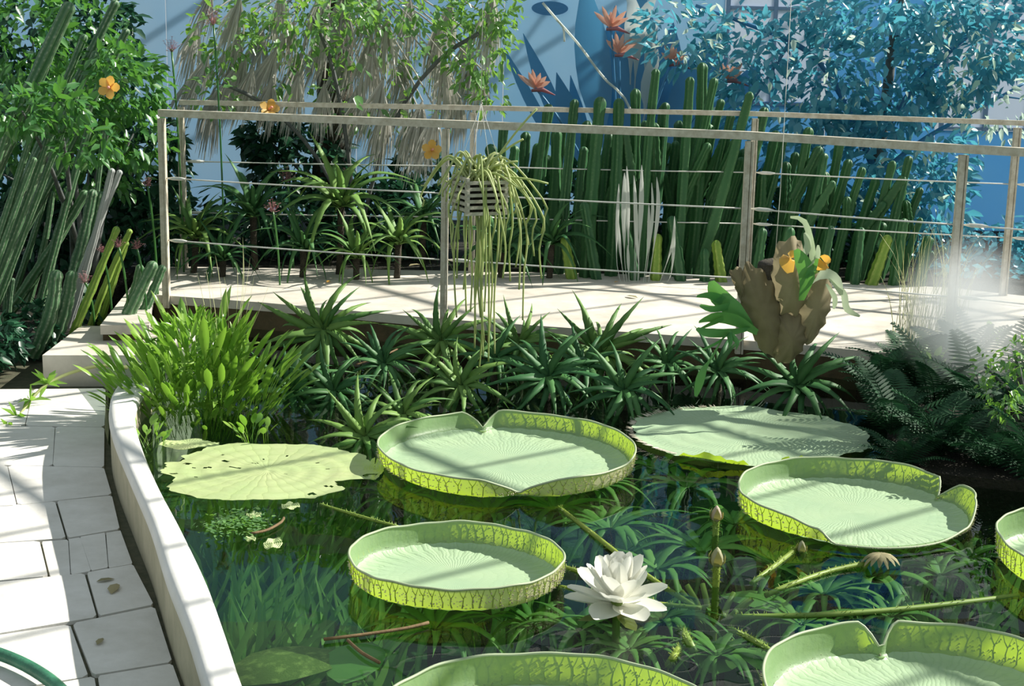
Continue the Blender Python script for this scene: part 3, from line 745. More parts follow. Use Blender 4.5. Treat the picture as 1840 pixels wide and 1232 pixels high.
for lab, px, py, d, L, mt_ in (
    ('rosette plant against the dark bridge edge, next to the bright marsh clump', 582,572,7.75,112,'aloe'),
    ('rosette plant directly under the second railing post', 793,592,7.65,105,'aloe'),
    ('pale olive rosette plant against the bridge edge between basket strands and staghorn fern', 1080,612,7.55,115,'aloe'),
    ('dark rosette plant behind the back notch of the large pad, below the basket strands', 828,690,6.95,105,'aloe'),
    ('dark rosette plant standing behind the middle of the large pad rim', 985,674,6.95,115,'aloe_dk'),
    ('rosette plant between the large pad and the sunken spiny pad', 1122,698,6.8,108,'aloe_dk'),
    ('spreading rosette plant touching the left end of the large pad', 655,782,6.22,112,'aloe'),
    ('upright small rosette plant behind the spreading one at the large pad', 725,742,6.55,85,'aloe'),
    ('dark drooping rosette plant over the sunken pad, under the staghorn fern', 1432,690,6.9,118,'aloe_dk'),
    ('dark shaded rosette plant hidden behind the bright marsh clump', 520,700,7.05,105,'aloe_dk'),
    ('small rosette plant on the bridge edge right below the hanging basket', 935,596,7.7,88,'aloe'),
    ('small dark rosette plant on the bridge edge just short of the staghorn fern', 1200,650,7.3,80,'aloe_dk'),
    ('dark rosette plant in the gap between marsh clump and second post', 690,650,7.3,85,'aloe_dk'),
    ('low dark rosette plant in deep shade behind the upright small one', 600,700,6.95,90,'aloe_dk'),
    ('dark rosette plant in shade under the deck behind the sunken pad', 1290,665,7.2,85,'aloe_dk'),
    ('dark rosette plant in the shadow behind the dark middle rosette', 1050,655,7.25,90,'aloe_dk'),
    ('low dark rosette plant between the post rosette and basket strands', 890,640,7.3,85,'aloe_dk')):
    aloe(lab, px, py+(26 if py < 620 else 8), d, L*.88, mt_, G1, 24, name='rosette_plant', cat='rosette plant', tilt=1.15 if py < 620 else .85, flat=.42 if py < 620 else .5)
G2 = 'submerged rosette plants seen through the water'
for lab, px, py, L in (
    ('submerged rosette just in front of the large pad notch', 1000,925,120),
    ('submerged rosette right behind the white flower stalks', 1095,958,150),
    ('submerged rosette between the large pad end and the broken pad', 1235,885,120),
    ('submerged rosette around the brown bud stalk', 1262,1000,140),
    ('submerged rosette under the small pink bud', 1400,1030,130),
    ('submerged rosette beneath the dry seed head', 1560,1045,140),
    ('submerged rosette under the longest stalk towards the side pad', 1690,1040,120),
    ('submerged rosette below the right hand end of the medium pad', 1040,1140,130),
    ('submerged rosette under the front of the medium pad', 780,1140,150),
    ('submerged rosette at the notch of the near corner pad', 1440,1130,120),
    ('submerged rosette left of the lily crown', 1190,1120,130),
    ('submerged rosette close to the large pad front, beside the first stalk', 880,930,110),
    ('submerged rosette in the water behind the near corner pad', 1600,1115,110),
    ('submerged rosette beside the bent stalk stub', 1290,1185,120),
    ('submerged rosette at the far end of the tattered pad, by the large pad rim', 715,905,110),
    ('submerged rosette halfway between large pad and white flower', 1060,885,110),
    ('submerged rosette in front of the sunken spiny pad', 1190,850,100),
    ('submerged rosette touching the white flower', 1180,1030,120),
    ('submerged rosette below the broken pad, nearest its front edge', 1500,990,120),
    ('submerged rosette under the seed head stalk', 1480,1075,120),
    ('submerged rosette before the side pad in dark water', 1740,1010,100),
    ('submerged rosette between white flower reflection and cut off pad', 1130,1175,120),
    ('submerged rosette deep below the medium pad end', 960,1130,110),
    ('submerged rosette between brown bud and broken pad', 1320,950,110)):
    q = Pz(px, py, -.13); aloe(lab, px, py, q.y, L, 'aloe_wet', G2, 22, name='submerged_rosette', cat='water plant', ground=-.7, stem=True, flat=.22)
G3 = 'aloes in the bed behind the bridge'
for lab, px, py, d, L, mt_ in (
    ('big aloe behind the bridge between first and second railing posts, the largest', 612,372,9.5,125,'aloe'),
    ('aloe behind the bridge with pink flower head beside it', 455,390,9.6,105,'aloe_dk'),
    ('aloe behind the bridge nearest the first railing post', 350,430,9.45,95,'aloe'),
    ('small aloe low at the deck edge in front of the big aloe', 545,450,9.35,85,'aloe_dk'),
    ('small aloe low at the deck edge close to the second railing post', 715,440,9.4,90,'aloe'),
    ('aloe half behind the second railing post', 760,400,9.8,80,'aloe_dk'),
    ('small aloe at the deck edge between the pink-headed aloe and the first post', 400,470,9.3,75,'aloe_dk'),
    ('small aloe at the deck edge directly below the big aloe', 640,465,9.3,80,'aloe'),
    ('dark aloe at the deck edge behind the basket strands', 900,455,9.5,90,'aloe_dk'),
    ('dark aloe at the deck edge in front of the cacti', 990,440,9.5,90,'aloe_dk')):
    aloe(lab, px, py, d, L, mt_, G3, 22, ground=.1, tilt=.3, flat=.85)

# submerged strap leaves
strap_v = []
for s in range(4):
    mb = MB(); pts = [Vector((.10*(i/8)**2*(1 if s%2 else -1)+.03*math.sin(i*.8+s), .05*math.sin(i*.5+s*2), .52*i/8)) for i in range(9)]
    mb.ribbon(pts, [.024,.027,.030,.030,.030,.027,.022,.015,.003], Vector((1,.25*(s-1.5),0)), .12); strap_v.append(mb.mesh('strap_leaf', M['aloe_wet']))
for k, (px, py, lab) in enumerate((
    (380,1010,'close to the curved white wall below the duckweed'),(440,1060,'between the wall and the medium pad, lowest'),(500,1000,'under the torn pale leaf'),
    (560,1010,'a short way off the medium pad'),(600,1085,'touching the front edge of the medium pad'),(470,930,'beneath the small pale lily leaf'),
    (370,930,'under the near edge of the tattered pad, by the wall'),(590,930,'under the thin stalk behind the medium pad'),(520,1100,'in the dark water by the wall, nearest the view edge'),
    (760,920,'in front of the large pad rim'),(680,1150,'behind the cut off pad'),(900,1150,'between medium pad and cut off pad'),(420,1150,'against the wall at the bottom of the view'),(430,970,'among the floating duckweed'),(540,960,'crossing below the thin tattered pad stalk'),(520,1045,'halfway between wall and medium pad'),(590,1140,'by the floating brown twig'),(480,1150,'over the broad algae covered leaf'),(840,930,'against the large pad front'),(660,925,'just behind the medium pad'),(390,1080,'hard against the white wall'),(1620,1060,'below the dry seed head stalk'),(1780,1085,'at the side of the view under the longest stalk'),(1700,1090,'behind the near corner pad'))):
    c = Pz(px, py, -.3); c.z = -.68
    th = thing('strap_leaf_plant', 'clump of submerged strap leaves '+lab, 'water plant', c, R.uniform(0,6), 'submerged strap leaved plants')
    for i in range(15):
        a = R.uniform(0, 6.28); rr_ = R.uniform(0,.15)
        link('strap_leaf', strap_v[R.randrange(4)], th, (math.cos(a)*rr_, math.sin(a)*rr_, 0), (R.uniform(-.25,.25), R.uniform(-.2,.35), R.uniform(-.9,.9)-th.rotation_euler.z), (1,1,R.uniform(.85,1.18)))
# big sunken leaves near the bottom edge
for lab, px, py, s, rot in (('broad algae covered sunken leaf by the wall at the bottom of the view', 520,1200,.20,.5),('broad sunken leaf between the cut off pad and wall', 640,1190,.15,1.4),
                            ('pale broad sunken leaf beside the cut off pad', 1300,1180,.13,1.2),('pale broad sunken leaf behind the near corner pad', 1370,1190,.11,2.0),('broad sunken leaf beside the lily crown', 1360,1085,.13,2.6)):
    c = Pz(px,py,-.14); th = thing('sunken_leaf', lab, 'leaf', c, rot)
    mb = MB(); mb.ribbon([Vector((s*(t_-.5)*2,0,.02*math.sin(3*t_))) for t_ in (0,.1,.3,.5,.7,.9,1)], [.02,s*.7,s*1.15,s*1.2,s*1.0,s*.5,.01], Vector((0,1,0)), .06); mb.build('blade', M['algae'] if 'algae' in lab else M['aloe_wet'], th)
    mb = MB(); mb.tube([Vector((-s,0,.0)), Vector((0,0,-.06)), Vector((s*.9,0,.012))], .004, 5); mb.build('midrib', M['petiole'], th)
# thin twigs on the water
for lab, pts in (('thin brown twig floating before the medium pad', [(582,1148),(650,1140),(730,1128),(770,1118)]),('grey twig floating by the cut off pad', [(625,1150),(650,1172),(682,1190)]),
                 ('thin twig floating in the dark under the rosettes', [(640,655),(690,638),(718,625)]),('fine curved stem drifting under the duckweed', [(452,958),(480,952),(505,938),(510,930)])):
    pp = resample([Pz(x,y,.01) for x,y in pts], 10); mb = MB(); mb.tube([p-pp[0] for p in pp], .005, 6); o = mb.build('twig', M['twig']); o.location = pp[0]; tag(o, lab, 'twig')

# ------------------------------------------------------------------ marsh clump at the wall
c = Pz(345, 735, 0); th = thing('marsh_plant', 'bright green clump of lance leaved marsh plants at the head of the curved wall', 'marsh plant', (c.x, c.y, -.1))
o0 = Vector((c.x,c.y,-.1)); lance = []
for s in range(4):
    mb = MB(); k = 9; pts = []; wd = []
    for i in range(k):
        t_ = i/(k-1); pts.append(Vector((.16*t_**2.2, .02*math.sin(t_*3+s), t_*.97-.10*t_**3))); wd.append(.008 if t_ < .55 else .008+.075*math.sin(PI*min(1,(t_-.55)/.45))**.8*(1 if i < k-1 else 0))
    pts2 = resample(pts, 14); wd2 = [(.012 if i < 8 else .012+(.11+.02*s)*math.sin(PI*(i-8)/5.2)**.8 if i < 13 else .003) for i in range(14)]
    mb.ribbon(pts2, wd2, Vector((0,1,0)), .14); lance.append(mb.mesh('leaf', M['marsh']))
for i in range(290):
    a = R.uniform(0,6.283); rr_ = .32*math.sqrt(R.random()); x, y = rr_*math.cos(a)*1.0+.03, rr_*math.sin(a)*1.0+.05
    h = R.uniform(.16,.74)*(1-.50*(rr_/.32)**2)+.05
    lean = .02+.46*(rr_/.32)**1.3+R.uniform(-.22,.25)
    link('leaf', lance[R.randrange(4)], th, (x, y, 0), Euler((R.uniform(-.2,.2), lean, a+R.uniform(-.6,.6)), 'XYZ'), (h,.09+h*.24,h))
foliage('lower_leaves', M['marsh'], th, [((c.x,c.y+.02,.10),(.30,.28,.12),420),((c.x+.05,c.y,.28),(.22,.2,.14),260)], .085, -.9, .55)
straw = []
for s in range(3):
    mb = MB(); mb.ribbon([Vector((.22*t_**2, .03*math.sin(s+t_*2), t_)) for t_ in (0,.2,.4,.6,.8,.92,1)], [.02,.022,.026,.026,.022,.012,.002], Vector((0,1,0)), .1); straw.append(mb.mesh('straw_blade', M['straw']))
for px, py, bx, by in ((460,430,425,560),(470,470,415,580),(405,460,400,560),(372,490,375,580),(386,480,380,570),(345,520,348,600),(420,500,410,590),(442,475,420,560),(395,505,390,590),(455,455,430,550),(475,500,420,590),(505,505,430,590)):
    d = c.y+R.uniform(-.1,.25); tip = P(px,py,d); b = P(bx,by+40,d); v = tip-b
    o = link('straw_blade', straw[R.randrange(3)], th, b-o0, Vector(v).to_track_quat('Z','X').to_euler(), (v.length*.6,v.length*.9,v.length)); o['label'] = 'pale straw blade standing above the leaves'
# side sprouts
for lab, px, py, n_ in (('small sprout of marsh leaves at the inner side of the curved wall', 275,800,16),('small bright sprout of leaves behind the tattered pad', 460,795,16)):
    c2 = Pz(px,py,0); t2 = thing('marsh_sprout', lab, 'marsh plant', (c2.x,c2.y,-.02))
    for i in range(n_):
        h = R.uniform(.10,.19); link('leaf', lance[R.randrange(4)], t2, (R.uniform(-.05,.05),R.uniform(-.05,.05),0), (0, R.uniform(0,.8), R.uniform(0,6.28)), (h,h*1.3,h))
# trailing runner over the wall
pts = [P(228,660,7.3),P(180,657,7.2),P(120,672,7.1),P(78,695,7.0),P(50,725,6.9),P(25,760,6.7),P(5,790,6.5)]
sm = resample(pts, 24); th = thing('trailing_runner', 'arching leafy runner stem hanging out over the paving from the marsh clump', 'runner', sm[0])
mb = MB(); mb.tube([p-sm[0] for p in sm], [.011*(1-.7*i/24) for i in range(24)], 6); mb.build('stem', M['straw'], th)
for ni, cnt in ((10,16),(13,10),(17,7),(20,6)):
    p = sm[ni]-sm[0]; mb = MB()
    for k in range(cnt):
        d = Vector((R.gauss(0,1),R.gauss(0,1),R.gauss(.3,.8))).normalized()*R.uniform(.05,.10); mb.tint = R.random(); mb.ribbon([p, p+d*.5+Vector((0,0,.01)), p+d], [.006,.026,.003], d.cross(Vector((.2,.9,.4))), .1)
    mb.build('leaf_tuft', M['marsh'], th)

# ------------------------------------------------------------------ hanging basket with mistletoe cactus
bc = P(862, 352, 6.9); bk = thing('hanging_basket', 'square slatted wooden basket of trailing mistletoe cactus hanging before the railing', 'hanging basket', bc, .38)
Wb, Hb = .092, .07
for lay in range(6):
    z = -Hb+lay*2*Hb/5
    for s in (-1,1):
        mb = MB(); mb.box((0, s*Wb, z), (Wb+.012,.006,.0075)); mb.build('slat', M['slatwood'], bk, False)
        mb = MB(); mb.box((s*Wb, 0, z+Hb/5), (.006,Wb+.012,.0075)); mb.build('slat', M['slatwood'], bk, False)
mb = MB(); mb.box((0,0,-.01),(Wb-.012,Wb-.012,Hb-.005)); mb.build('root_ball', M['soil'], bk, False)
mb = MB()
for a, b in ((-1,-1),(1,-1),(1,1),(-1,1)): mb.tube([(a*Wb,b*Wb,Hb),(0,0,.42)], .0012, 4)
mb.tube([(0,0,.42),(0,0,3.6-bc.z)], .0015, 4); mb.build('hanger_wire', M['wire'], bk)
RB = Matrix.Rotation(-.38, 3, 'Z')
def strand(tip, rise, r0=.0062, start=None):
    a = Vector(start) if start else Vector((R.uniform(-.07,.07),R.uniform(-.07,.07),Hb)); t_ = RB @ (tip-bc)
    mid1 = a+Vector(((t_.x-a.x)*.45,(t_.y-a.y)*.45,rise)); out = Vector((t_.x+R.uniform(-.015,.015), t_.y, a.z*.3+t_.z*.3))
    pp = resample([a, mid1, out, (out+t_)/2+Vector((R.uniform(-.02,.02),0,0)), t_], 16)
    mb = MB(); mb.tint = R.random(); mb.tube(pp, [r0*(1-.35*i/16) for i in range(16)], 5); mb.build('strand', M['rhip'], bk)
longs = [(860,690),(872,560),(852,625),(880,600),(888,635),(866,640),(846,560),(875,650),(858,600),(868,520),(940,575),(932,520),(970,500),(905,500),(915,505),(925,480),(838,560),(823,570),(830,520),(818,500),(812,440),(840,480),(886,500),(895,470),(950,440),(960,460),(975,420),(945,400),(825,430),(808,400),(816,470),(900,430),(910,440),(868,470),(862,570),(870,615),(856,540)]
for px, py in longs: strand(P(px+R.uniform(-3,3), py, 6.9+R.uniform(-.16,.16)), R.uniform(.03,.11))
for k in range(18):
    a = R.uniform(0,6.28); t_ = bc+Vector((math.cos(a)*R.uniform(.15,.32), math.sin(a)*.2, R.uniform(-.12,.12))); strand(t_, R.uniform(.04,.14))
for px, py in ((940,250),(930,290),(965,195),(985,330),(835,290),(870,280),(905,295)):
    t_ = P(px,py,6.85); mb = MB(); mb.tint = R.random(); a = Vector((R.uniform(-.05,.05),R.uniform(-.05,.05),Hb)); e = RB @ (t_-bc); mb.tube(bez(a, (a+e)/2+Vector((0,0,.04)), e, 8), .0052, 5); mb.build('strand', M['rhip'], bk)

# ------------------------------------------------------------------ staghorn fern
sc_ = P(1400, 545, 6.75); sg = thing('staghorn_fern', 'mounted staghorn fern with brown shield fronds hanging before the bridge', 'staghorn fern', sc_)
def L(px, py, dy=0): return P(px, py, 6.75+dy)-sc_
mb = MB(); mb.tube([L(1385,470,.06), L(1392,540,.08), L(1398,640,.06)], [.06,.10,.05], 10); mb.build('mount_log', M['trunk'], sg)
def sheet(pxs, name, mat, bulge, lobes=0):
    """rounded frond: outline in place, domed towards the viewer"""
    pts = [L(x,y) for x,y in pxs]; c0 = sum(pts, Vector())/len(pts); n_ = len(pts); out = []
    ring = resample(pts+[pts[0]], 40)[:-1]; k = len(ring); mb = MB(); vs = [c0+Vector((0,-bulge,0))]
    for q in (.33,.66,.88,1.0):
        for i, p in enumerate(ring):
            w_ = .012*math.sin(i*1.7)*q**3; vs.append(c0+(p-c0)*(q if q < 1 else 1+.05*math.sin(i*2.3))+Vector((0,-bulge*(1-q*q)+w_*1.5,0)))
    fs = [(0,1+(i+1)%k,1+i) for i in range(k)]
    for j in range(3):
        for i in range(k): fs.append((1+j*k+i, 1+j*k+(i+1)%k, 1+(j+1)*k+(i+1)%k, 1+(j+1)*k+i))
    mb.tint = R.random(); mb.add(vs, fs); return mb.build(name, mat, sg)
sheet([(1340,470),(1375,490),(1400,540),(1410,600),(1395,640),(1365,625),(1345,580),(1325,520)], 'shield_frond', M['shield'], .06)
sheet([(1395,440),(1430,425),(1450,470),(1455,530),(1430,570),(1400,560),(1385,500)], 'shield_frond', M['shield'], .09)
sheet([(1440,505),(1480,490),(1495,520),(1488,565),(1470,600),(1445,620),(1432,570)], 'shield_frond', M['shield'], .05)
sheet([(1395,560),(1440,565),(1450,610),(1420,650),(1390,640)], 'shield_frond', M['shield'], .07)
sheet([(1310,488),(1330,480),(1345,515),(1335,545),(1322,520)], 'shield_frond', M['shield'], .03)
def frond(name, mat, pxs, w0, forks=()):
    pts = resample([L(*q) for q in pxs], 12); mb = MB(); mb.tint = R.random()
    mb.ribbon(pts, [w0*(.35+.65*min(1,i/5))*(1 if i < 9 else (12-i)/3.5) + .002 for i in range(12)], Vector((.5,-.3,.8)), .08)
    for f in forks:
        fp = resample([L(*q) for q in f], 8); mb.ribbon(fp, [w0*.55*(1-(i/8)**2)+.002 for i in range(8)], Vector((.5,-.3,.8)), .05)
    mb.build(name, mat, sg)
frond('antler_frond', M['antler'], [(1350,590,-.03),(1322,560,-.08),(1290,530,-.12),(1278,505,-.14)], .085, [[(1310,550,-.1),(1280,555,-.14),(1258,548,-.17)],[(1300,540,-.1),(1275,530,-.13),(1252,532,-.16)]])
frond('antler_frond', M['antler'], [(1365,600,-.03),(1320,575,-.08),(1280,570,-.12),(1256,578,-.15)], .06, [[(1300,572,-.1),(1270,585,-.12),(1255,592,-.14)]])
frond('antler_frond', M['antler'], [(1350,590,-.04),(1305,598,-.1),(1270,597,-.13),(1252,590,-.15)], .05, [[(1310,598,-.1),(1290,615,-.12),(1262,628,-.13)],[(1310,598,-.1),(1312,620,-.12),(1300,635,-.13)],[(1310,598,-.1),(1325,615,-.12),(1322,628,-.13)]])
frond('antler_frond', M['antler'], [(1300,605,-.1),(1280,640,-.12),(1262,670,-.12),(1250,712,-.1)], .04)
frond('antler_frond', M['antler'], [(1440,540,-.08),(1450,500,-.14),(1442,470,-.16),(1430,448,-.16)], .07, [[(1448,500,-.14),(1462,480,-.16),(1470,455,-.16)]])
frond('antler_frond', M['paleant'], [(1450,520,-.08),(1458,470,-.15),(1452,430,-.16),(1440,395,-.12),(1415,392,-.1)], .03)['label'] if False else None
for pxs, w_ in (([(1450,520,-.08),(1460,470,-.15),(1455,425,-.16),(1443,395,-.13),(1420,390,-.1)], .028), ([(1450,520,-.08),(1478,492,-.14),(1500,500,-.16),(1512,530,-.16)], .045),
                ([(1490,500,-.15),(1515,525,-.16),(1522,555,-.16),(1545,568,-.16)], .028), ([(1485,510,-.14),(1500,535,-.15),(1498,555,-.15)], .022), ([(1440,470,-.15),(1452,440,-.17),(1446,418,-.17)], .03), ([(1450,480,-.15),(1468,462,-.18),(1470,440,-.18)], .022)):
    frond('felted_frond', M['paleant'], pxs, w_)
for pxs in ([(1420,490,-.11),(1415,465,-.13),(1430,452,-.13)], [(1465,480,-.12),(1480,470,-.14),(1485,458,-.14)]):
    frond('orange_scale', M['petal_o'], pxs, .07)
mb = MB(); mb.tube([L(1392,470,.06), L(1400,380,.06)+Vector((0,0,.1)), Vector((L(1400,380,.06).x,L(1400,380,.06).y,3.6-sc_.z))], .0015, 4); mb.build('hanger_wire', M['wire'], sg)

# ------------------------------------------------------------------ cacti
def column(name, label, base, tip, rad, ribs=6, mat='cact', bend=0.0, group=None, cat='cactus', depthf=.32, arms=()):
    b, t_ = Vector(base), Vector(tip); th = thing(name, label, cat, b, 0, group)
    def col_mesh(a, c, r, bd):
        v = c-a; mid = (a+c)/2+Vector((bd,0,0)); n_ = 16; pts = bez(a, mid, c, n_); mb = MB(); d0 = v.normalized(); sx = Vector((1,0,0)); sx = (sx-d0*sx.dot(d0)).normalized(); sy = d0.cross(sx)
        m_ = ribs*4; vs = []; ts = []; ph = R.uniform(0,6); rings = []
        for i, p in enumerate(pts): rings.append((p, r*(.82+.18*math.sin(PI*min(1, i/n_+.25)))*(1+.09*math.sin(i*2.3+ph))))
        endp = pts[-1]
        for q in (.35,.65,.88,.99): rings.append((endp+d0*r*1.1*q, r*.86*math.sqrt(max(0,1-q*q))+.002))
        for p, rr_ in rings:
            for j in range(m_):
                a_ = 2*PI*j/m_+ph; rdg = abs(math.cos(ribs*(2*PI*j/m_)/2)); q = rr_*(1-depthf+depthf*rdg**1.5)
                vs.append(p+(sx*math.cos(a_)+sy*math.sin(a_))*q); ts.append(rdg**4)
        fs = [(i*m_+j, i*m_+(j+1)%m_, (i+1)*m_+(j+1)%m_, (i+1)*m_+j) for i in range(len(rings)-1) for j in range(m_)]
        fs.append(tuple(range((len(rings)-1)*m_, len(rings)*m_)))
        mb.add(vs, fs); mb.t = ts; return mb
    col_mesh(Vector(), t_-b, rad, bend).build('stem', M[mat], th)
    for a0, a1, rr_ in arms:
        st = (t_-b)*a0; en = Vector(a1)-b; col_mesh(st, en, rr_, 0).build('arm', M[mat], th)
    return th
# the stand behind the bridge
ORD = ['first','second','third','fourth','fifth','sixth','seventh','eighth','ninth','tenth','eleventh','twelfth','thirteenth','fourteenth','fifteenth','sixteenth','seventeenth','eighteenth','nineteenth','twentieth']
def ordw(i): return ORD[i] if i < 20 else 'twenty-'+ORD[i-20] if i < 29 else 'thirtieth' if i == 29 else 'thirty-'+ORD[i-30]
front_c = [(905,232,16),(985,200,17),(1032,190,15),(1078,188,18),(1112,190,17),(1142,172,16),(1178,135,14),(1195,195,14),(1240,150,15),(1262,126,17),(1282,150,13),(1312,215,15),(1345,178,17),(1372,205,16),(1408,250,14),(1452,240,15),(1480,285,13),(1508,265,15),(1548,310,13),(1572,330,14),(1602,300,15),(1632,290,13),(1652,400,12),(1672,460,12)]
back_c = [(890,280,15),(945,250,17),(965,270,16),(1010,240,16),(1055,230,17),(1095,250,17),(1130,260,17),(1160,240,16),(1220,230,17),(1250,240,16),(1300,260,17),(1335,280,17),(1390,290,17),(1425,320,17),(1465,340,17),(1495,350,16),(1530,370,16),(1560,390,16),(1590,400,15),(1618,390,15)]
mid_c = [(px+R.uniform(12,22), py+R.uniform(25,90), w_) for px, py, w_ in front_c]
for row, dd, lab in ((front_c, 9.75, 'row nearer the bridge'), (back_c, 10.35, 'row behind'), (mid_c, 10.05, 'middle row')):
    for i, (px, py, wpx) in enumerate(row):
        d = dd+R.uniform(-.2,.2); tip = P(px, py, d); lean = R.uniform(-.05,.02)+(-.16 if px > 1280 else -.03)
        base = Vector((tip.x+lean*(tip.z), d+R.uniform(-.05,.1), .1)); arms = []
        if R.random() < .45:
            a0 = R.uniform(.45,.62); a1_ = a0+R.uniform(.22,.34); sx_ = R.choice((-1,1)); arms.append((a0, base.lerp(tip, a1_)+Vector((sx_*R.uniform(.05,.08), -.05, 0)), wpx*d/F*.8))
        column('tall_cactus', '%s dark green column cactus from the palm side, %s' % (ordw(i), lab), base, tip, wpx*d/F*.72, R.choice((4,5,6)), 'cact', R.uniform(-.04,.04), 'column cacti behind the bridge', arms=arms, depthf=.38)
# short front fillers at the deck edge
for i, px in enumerate((1010,1060,1125,1170,1215,1265,1300,1360,1410,1460,1500,1545,1590,1625,1660)):
    d = 9.5; tip = P(px+R.uniform(-12,12), R.uniform(370,450)+(px-1000)*.04, d); base = Vector((tip.x+R.uniform(-.02,.12)-.08*(px>1300), d, .1))
    column('short_cactus', '%s short green cactus along the deck back edge, counted from the palm side' % ordw(i), base, tip, .032+R.uniform(0,.012), 5, 'cact' if i % 3 else 'cact_y', 0, 'short column cacti behind the bridge', depthf=.38)
# sunlit streaks between the cacti, light put into the shape and colour of white blades
c = P(1145, 485, 9.4); th = thing('sunlit_streaks', 'white blades painted as sunlit streaks among the dark column cacti', 'light streaks', (c.x, c.y, .1)); o0 = Vector((c.x,c.y,.1))
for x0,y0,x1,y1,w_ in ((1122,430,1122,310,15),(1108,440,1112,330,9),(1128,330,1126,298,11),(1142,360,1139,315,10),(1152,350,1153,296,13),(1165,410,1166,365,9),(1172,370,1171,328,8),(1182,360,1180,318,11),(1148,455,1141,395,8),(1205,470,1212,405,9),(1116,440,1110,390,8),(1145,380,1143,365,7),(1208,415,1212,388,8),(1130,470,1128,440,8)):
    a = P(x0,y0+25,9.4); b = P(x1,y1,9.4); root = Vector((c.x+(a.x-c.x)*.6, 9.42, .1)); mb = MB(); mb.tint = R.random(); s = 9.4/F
    pts = resample([root-o0, a-o0, b-o0], 12); mb.ribbon(pts, [.004]*5+[w_*s*.3,w_*s*.55,w_*s*.7,w_*s*.7,w_*s*.55,w_*s*.35,.002], Vector((1,.1,0)), .1); mb.build('blade', M['streak_pale'], th)

# leaning cacti beside the steps
left_c = [ # base px, tip px, width px, depth, mat, label
    ((60,640),(100,500),18,7.9,'cact_l','nearest pair by the step, left column'),((88,630),(128,500),17,8.0,'cact_l','nearest pair by the step, right column'),
    ((108,560),(165,352),14,8.4,'cact_l','tall column behind the nearest pair, first of three'),((126,550),(180,355),13,8.5,'cact_l','tall column behind the nearest pair, second of three'),((140,520),(172,362),12,8.7,'cact_l','tall column behind the nearest pair, third of three'),
    ((84,455),(150,352),13,8.6,'cact_l','column leaning out of the tall trio to the side'),
    ((40,480),(84,345),8,8.8,'cact_l','slim pair near the frame edge, taller one'),((66,470),(94,350),8,8.8,'cact_l','slim pair near the frame edge, shorter one'),
    ((150,490),(200,310),9,8.3,'cact_g','pale grey lilac column between trio and railing, taller'),((182,400),(214,312),8,8.3,'cact_g','pale grey lilac column between trio and railing, shorter'),
    ((135,590),(208,415),10,8.1,'cact_y','yellow green column beside the pale grey one, longest'),((190,520),(232,418),8,8.4,'cact_y','yellow green column beside the pale grey one, short'),((200,520),(226,440),8,8.5,'cact_y','yellow green column beside the pale grey one, smallest'),
    ((236,560),(272,482),16,8.05,'cact_l','thick column right beside the first railing post, front'),((262,545),(290,486),12,8.2,'cact_l','thick column right beside the first railing post, back'),((225,555),(250,485),12,8.25,'cact_l','thick column beside the first railing post, outermost'),
    ((0,650),(10,490),9,8.2,'cact_l','slender column at the frame edge by the step'),((14,640),(22,505),7,8.2,'cact_l','slender column at the frame edge, second'),
    ((128,345),(160,228),11,8.6,'cact_l','column below the orange flower'),((172,330),(186,232),7,8.7,'cact_l','thin column below the orange flower'),
    ((-150,560),(120,20),19,7.9,'cact_l','long slanting column at the top corner, thickest'),((-120,560),(85,110),13,8.0,'cact_l','long slanting column at the top corner, second'),((-80,560),(205,10),12,8.3,'cact_l','long slanting column at the top corner, longest'),
    ((-60,560),(150,70),10,8.4,'cact_l','long slanting column at the top corner, thin'),((-40,560),(170,100),10,8.2,'cact_l','long slanting column ending near the orange flower'),((-50,560),(70,195),9,7.8,'cact_l','slanting column at the frame edge, upper'),
    ((-30,560),(108,190),10,7.9,'cact_l','slanting column at the frame edge, middle'),((-10,560),(135,175),9,8.0,'cact_l','slanting column at the frame edge, inner'),((-90,560),(20,210),12,7.7,'cact_l','slanting column at the frame edge, outermost'),((-30,560),(60,290),9,7.8,'cact_l','slanting short column at the frame edge'),
    ((-40,560),(225,60),11,8.6,'cact_l','long slanting column at the top corner, rearmost')]
for bpx, tpx, wpx, d, mt_, lab in left_c:
    b = P(*bpx, d); t_ = P(*tpx, d+R.uniform(-.05,.05)); dv = (t_-b)
    if b.z > .0: b = b - dv*((b.z-.0)/dv.z)
    column('leaning_cactus', 'leaning ribbed cactus: '+lab, b, t_, wpx*d/F*.82, 7, mt_, R.uniform(-.03,.05), 'leaning cacti beside the steps', depthf=.26)

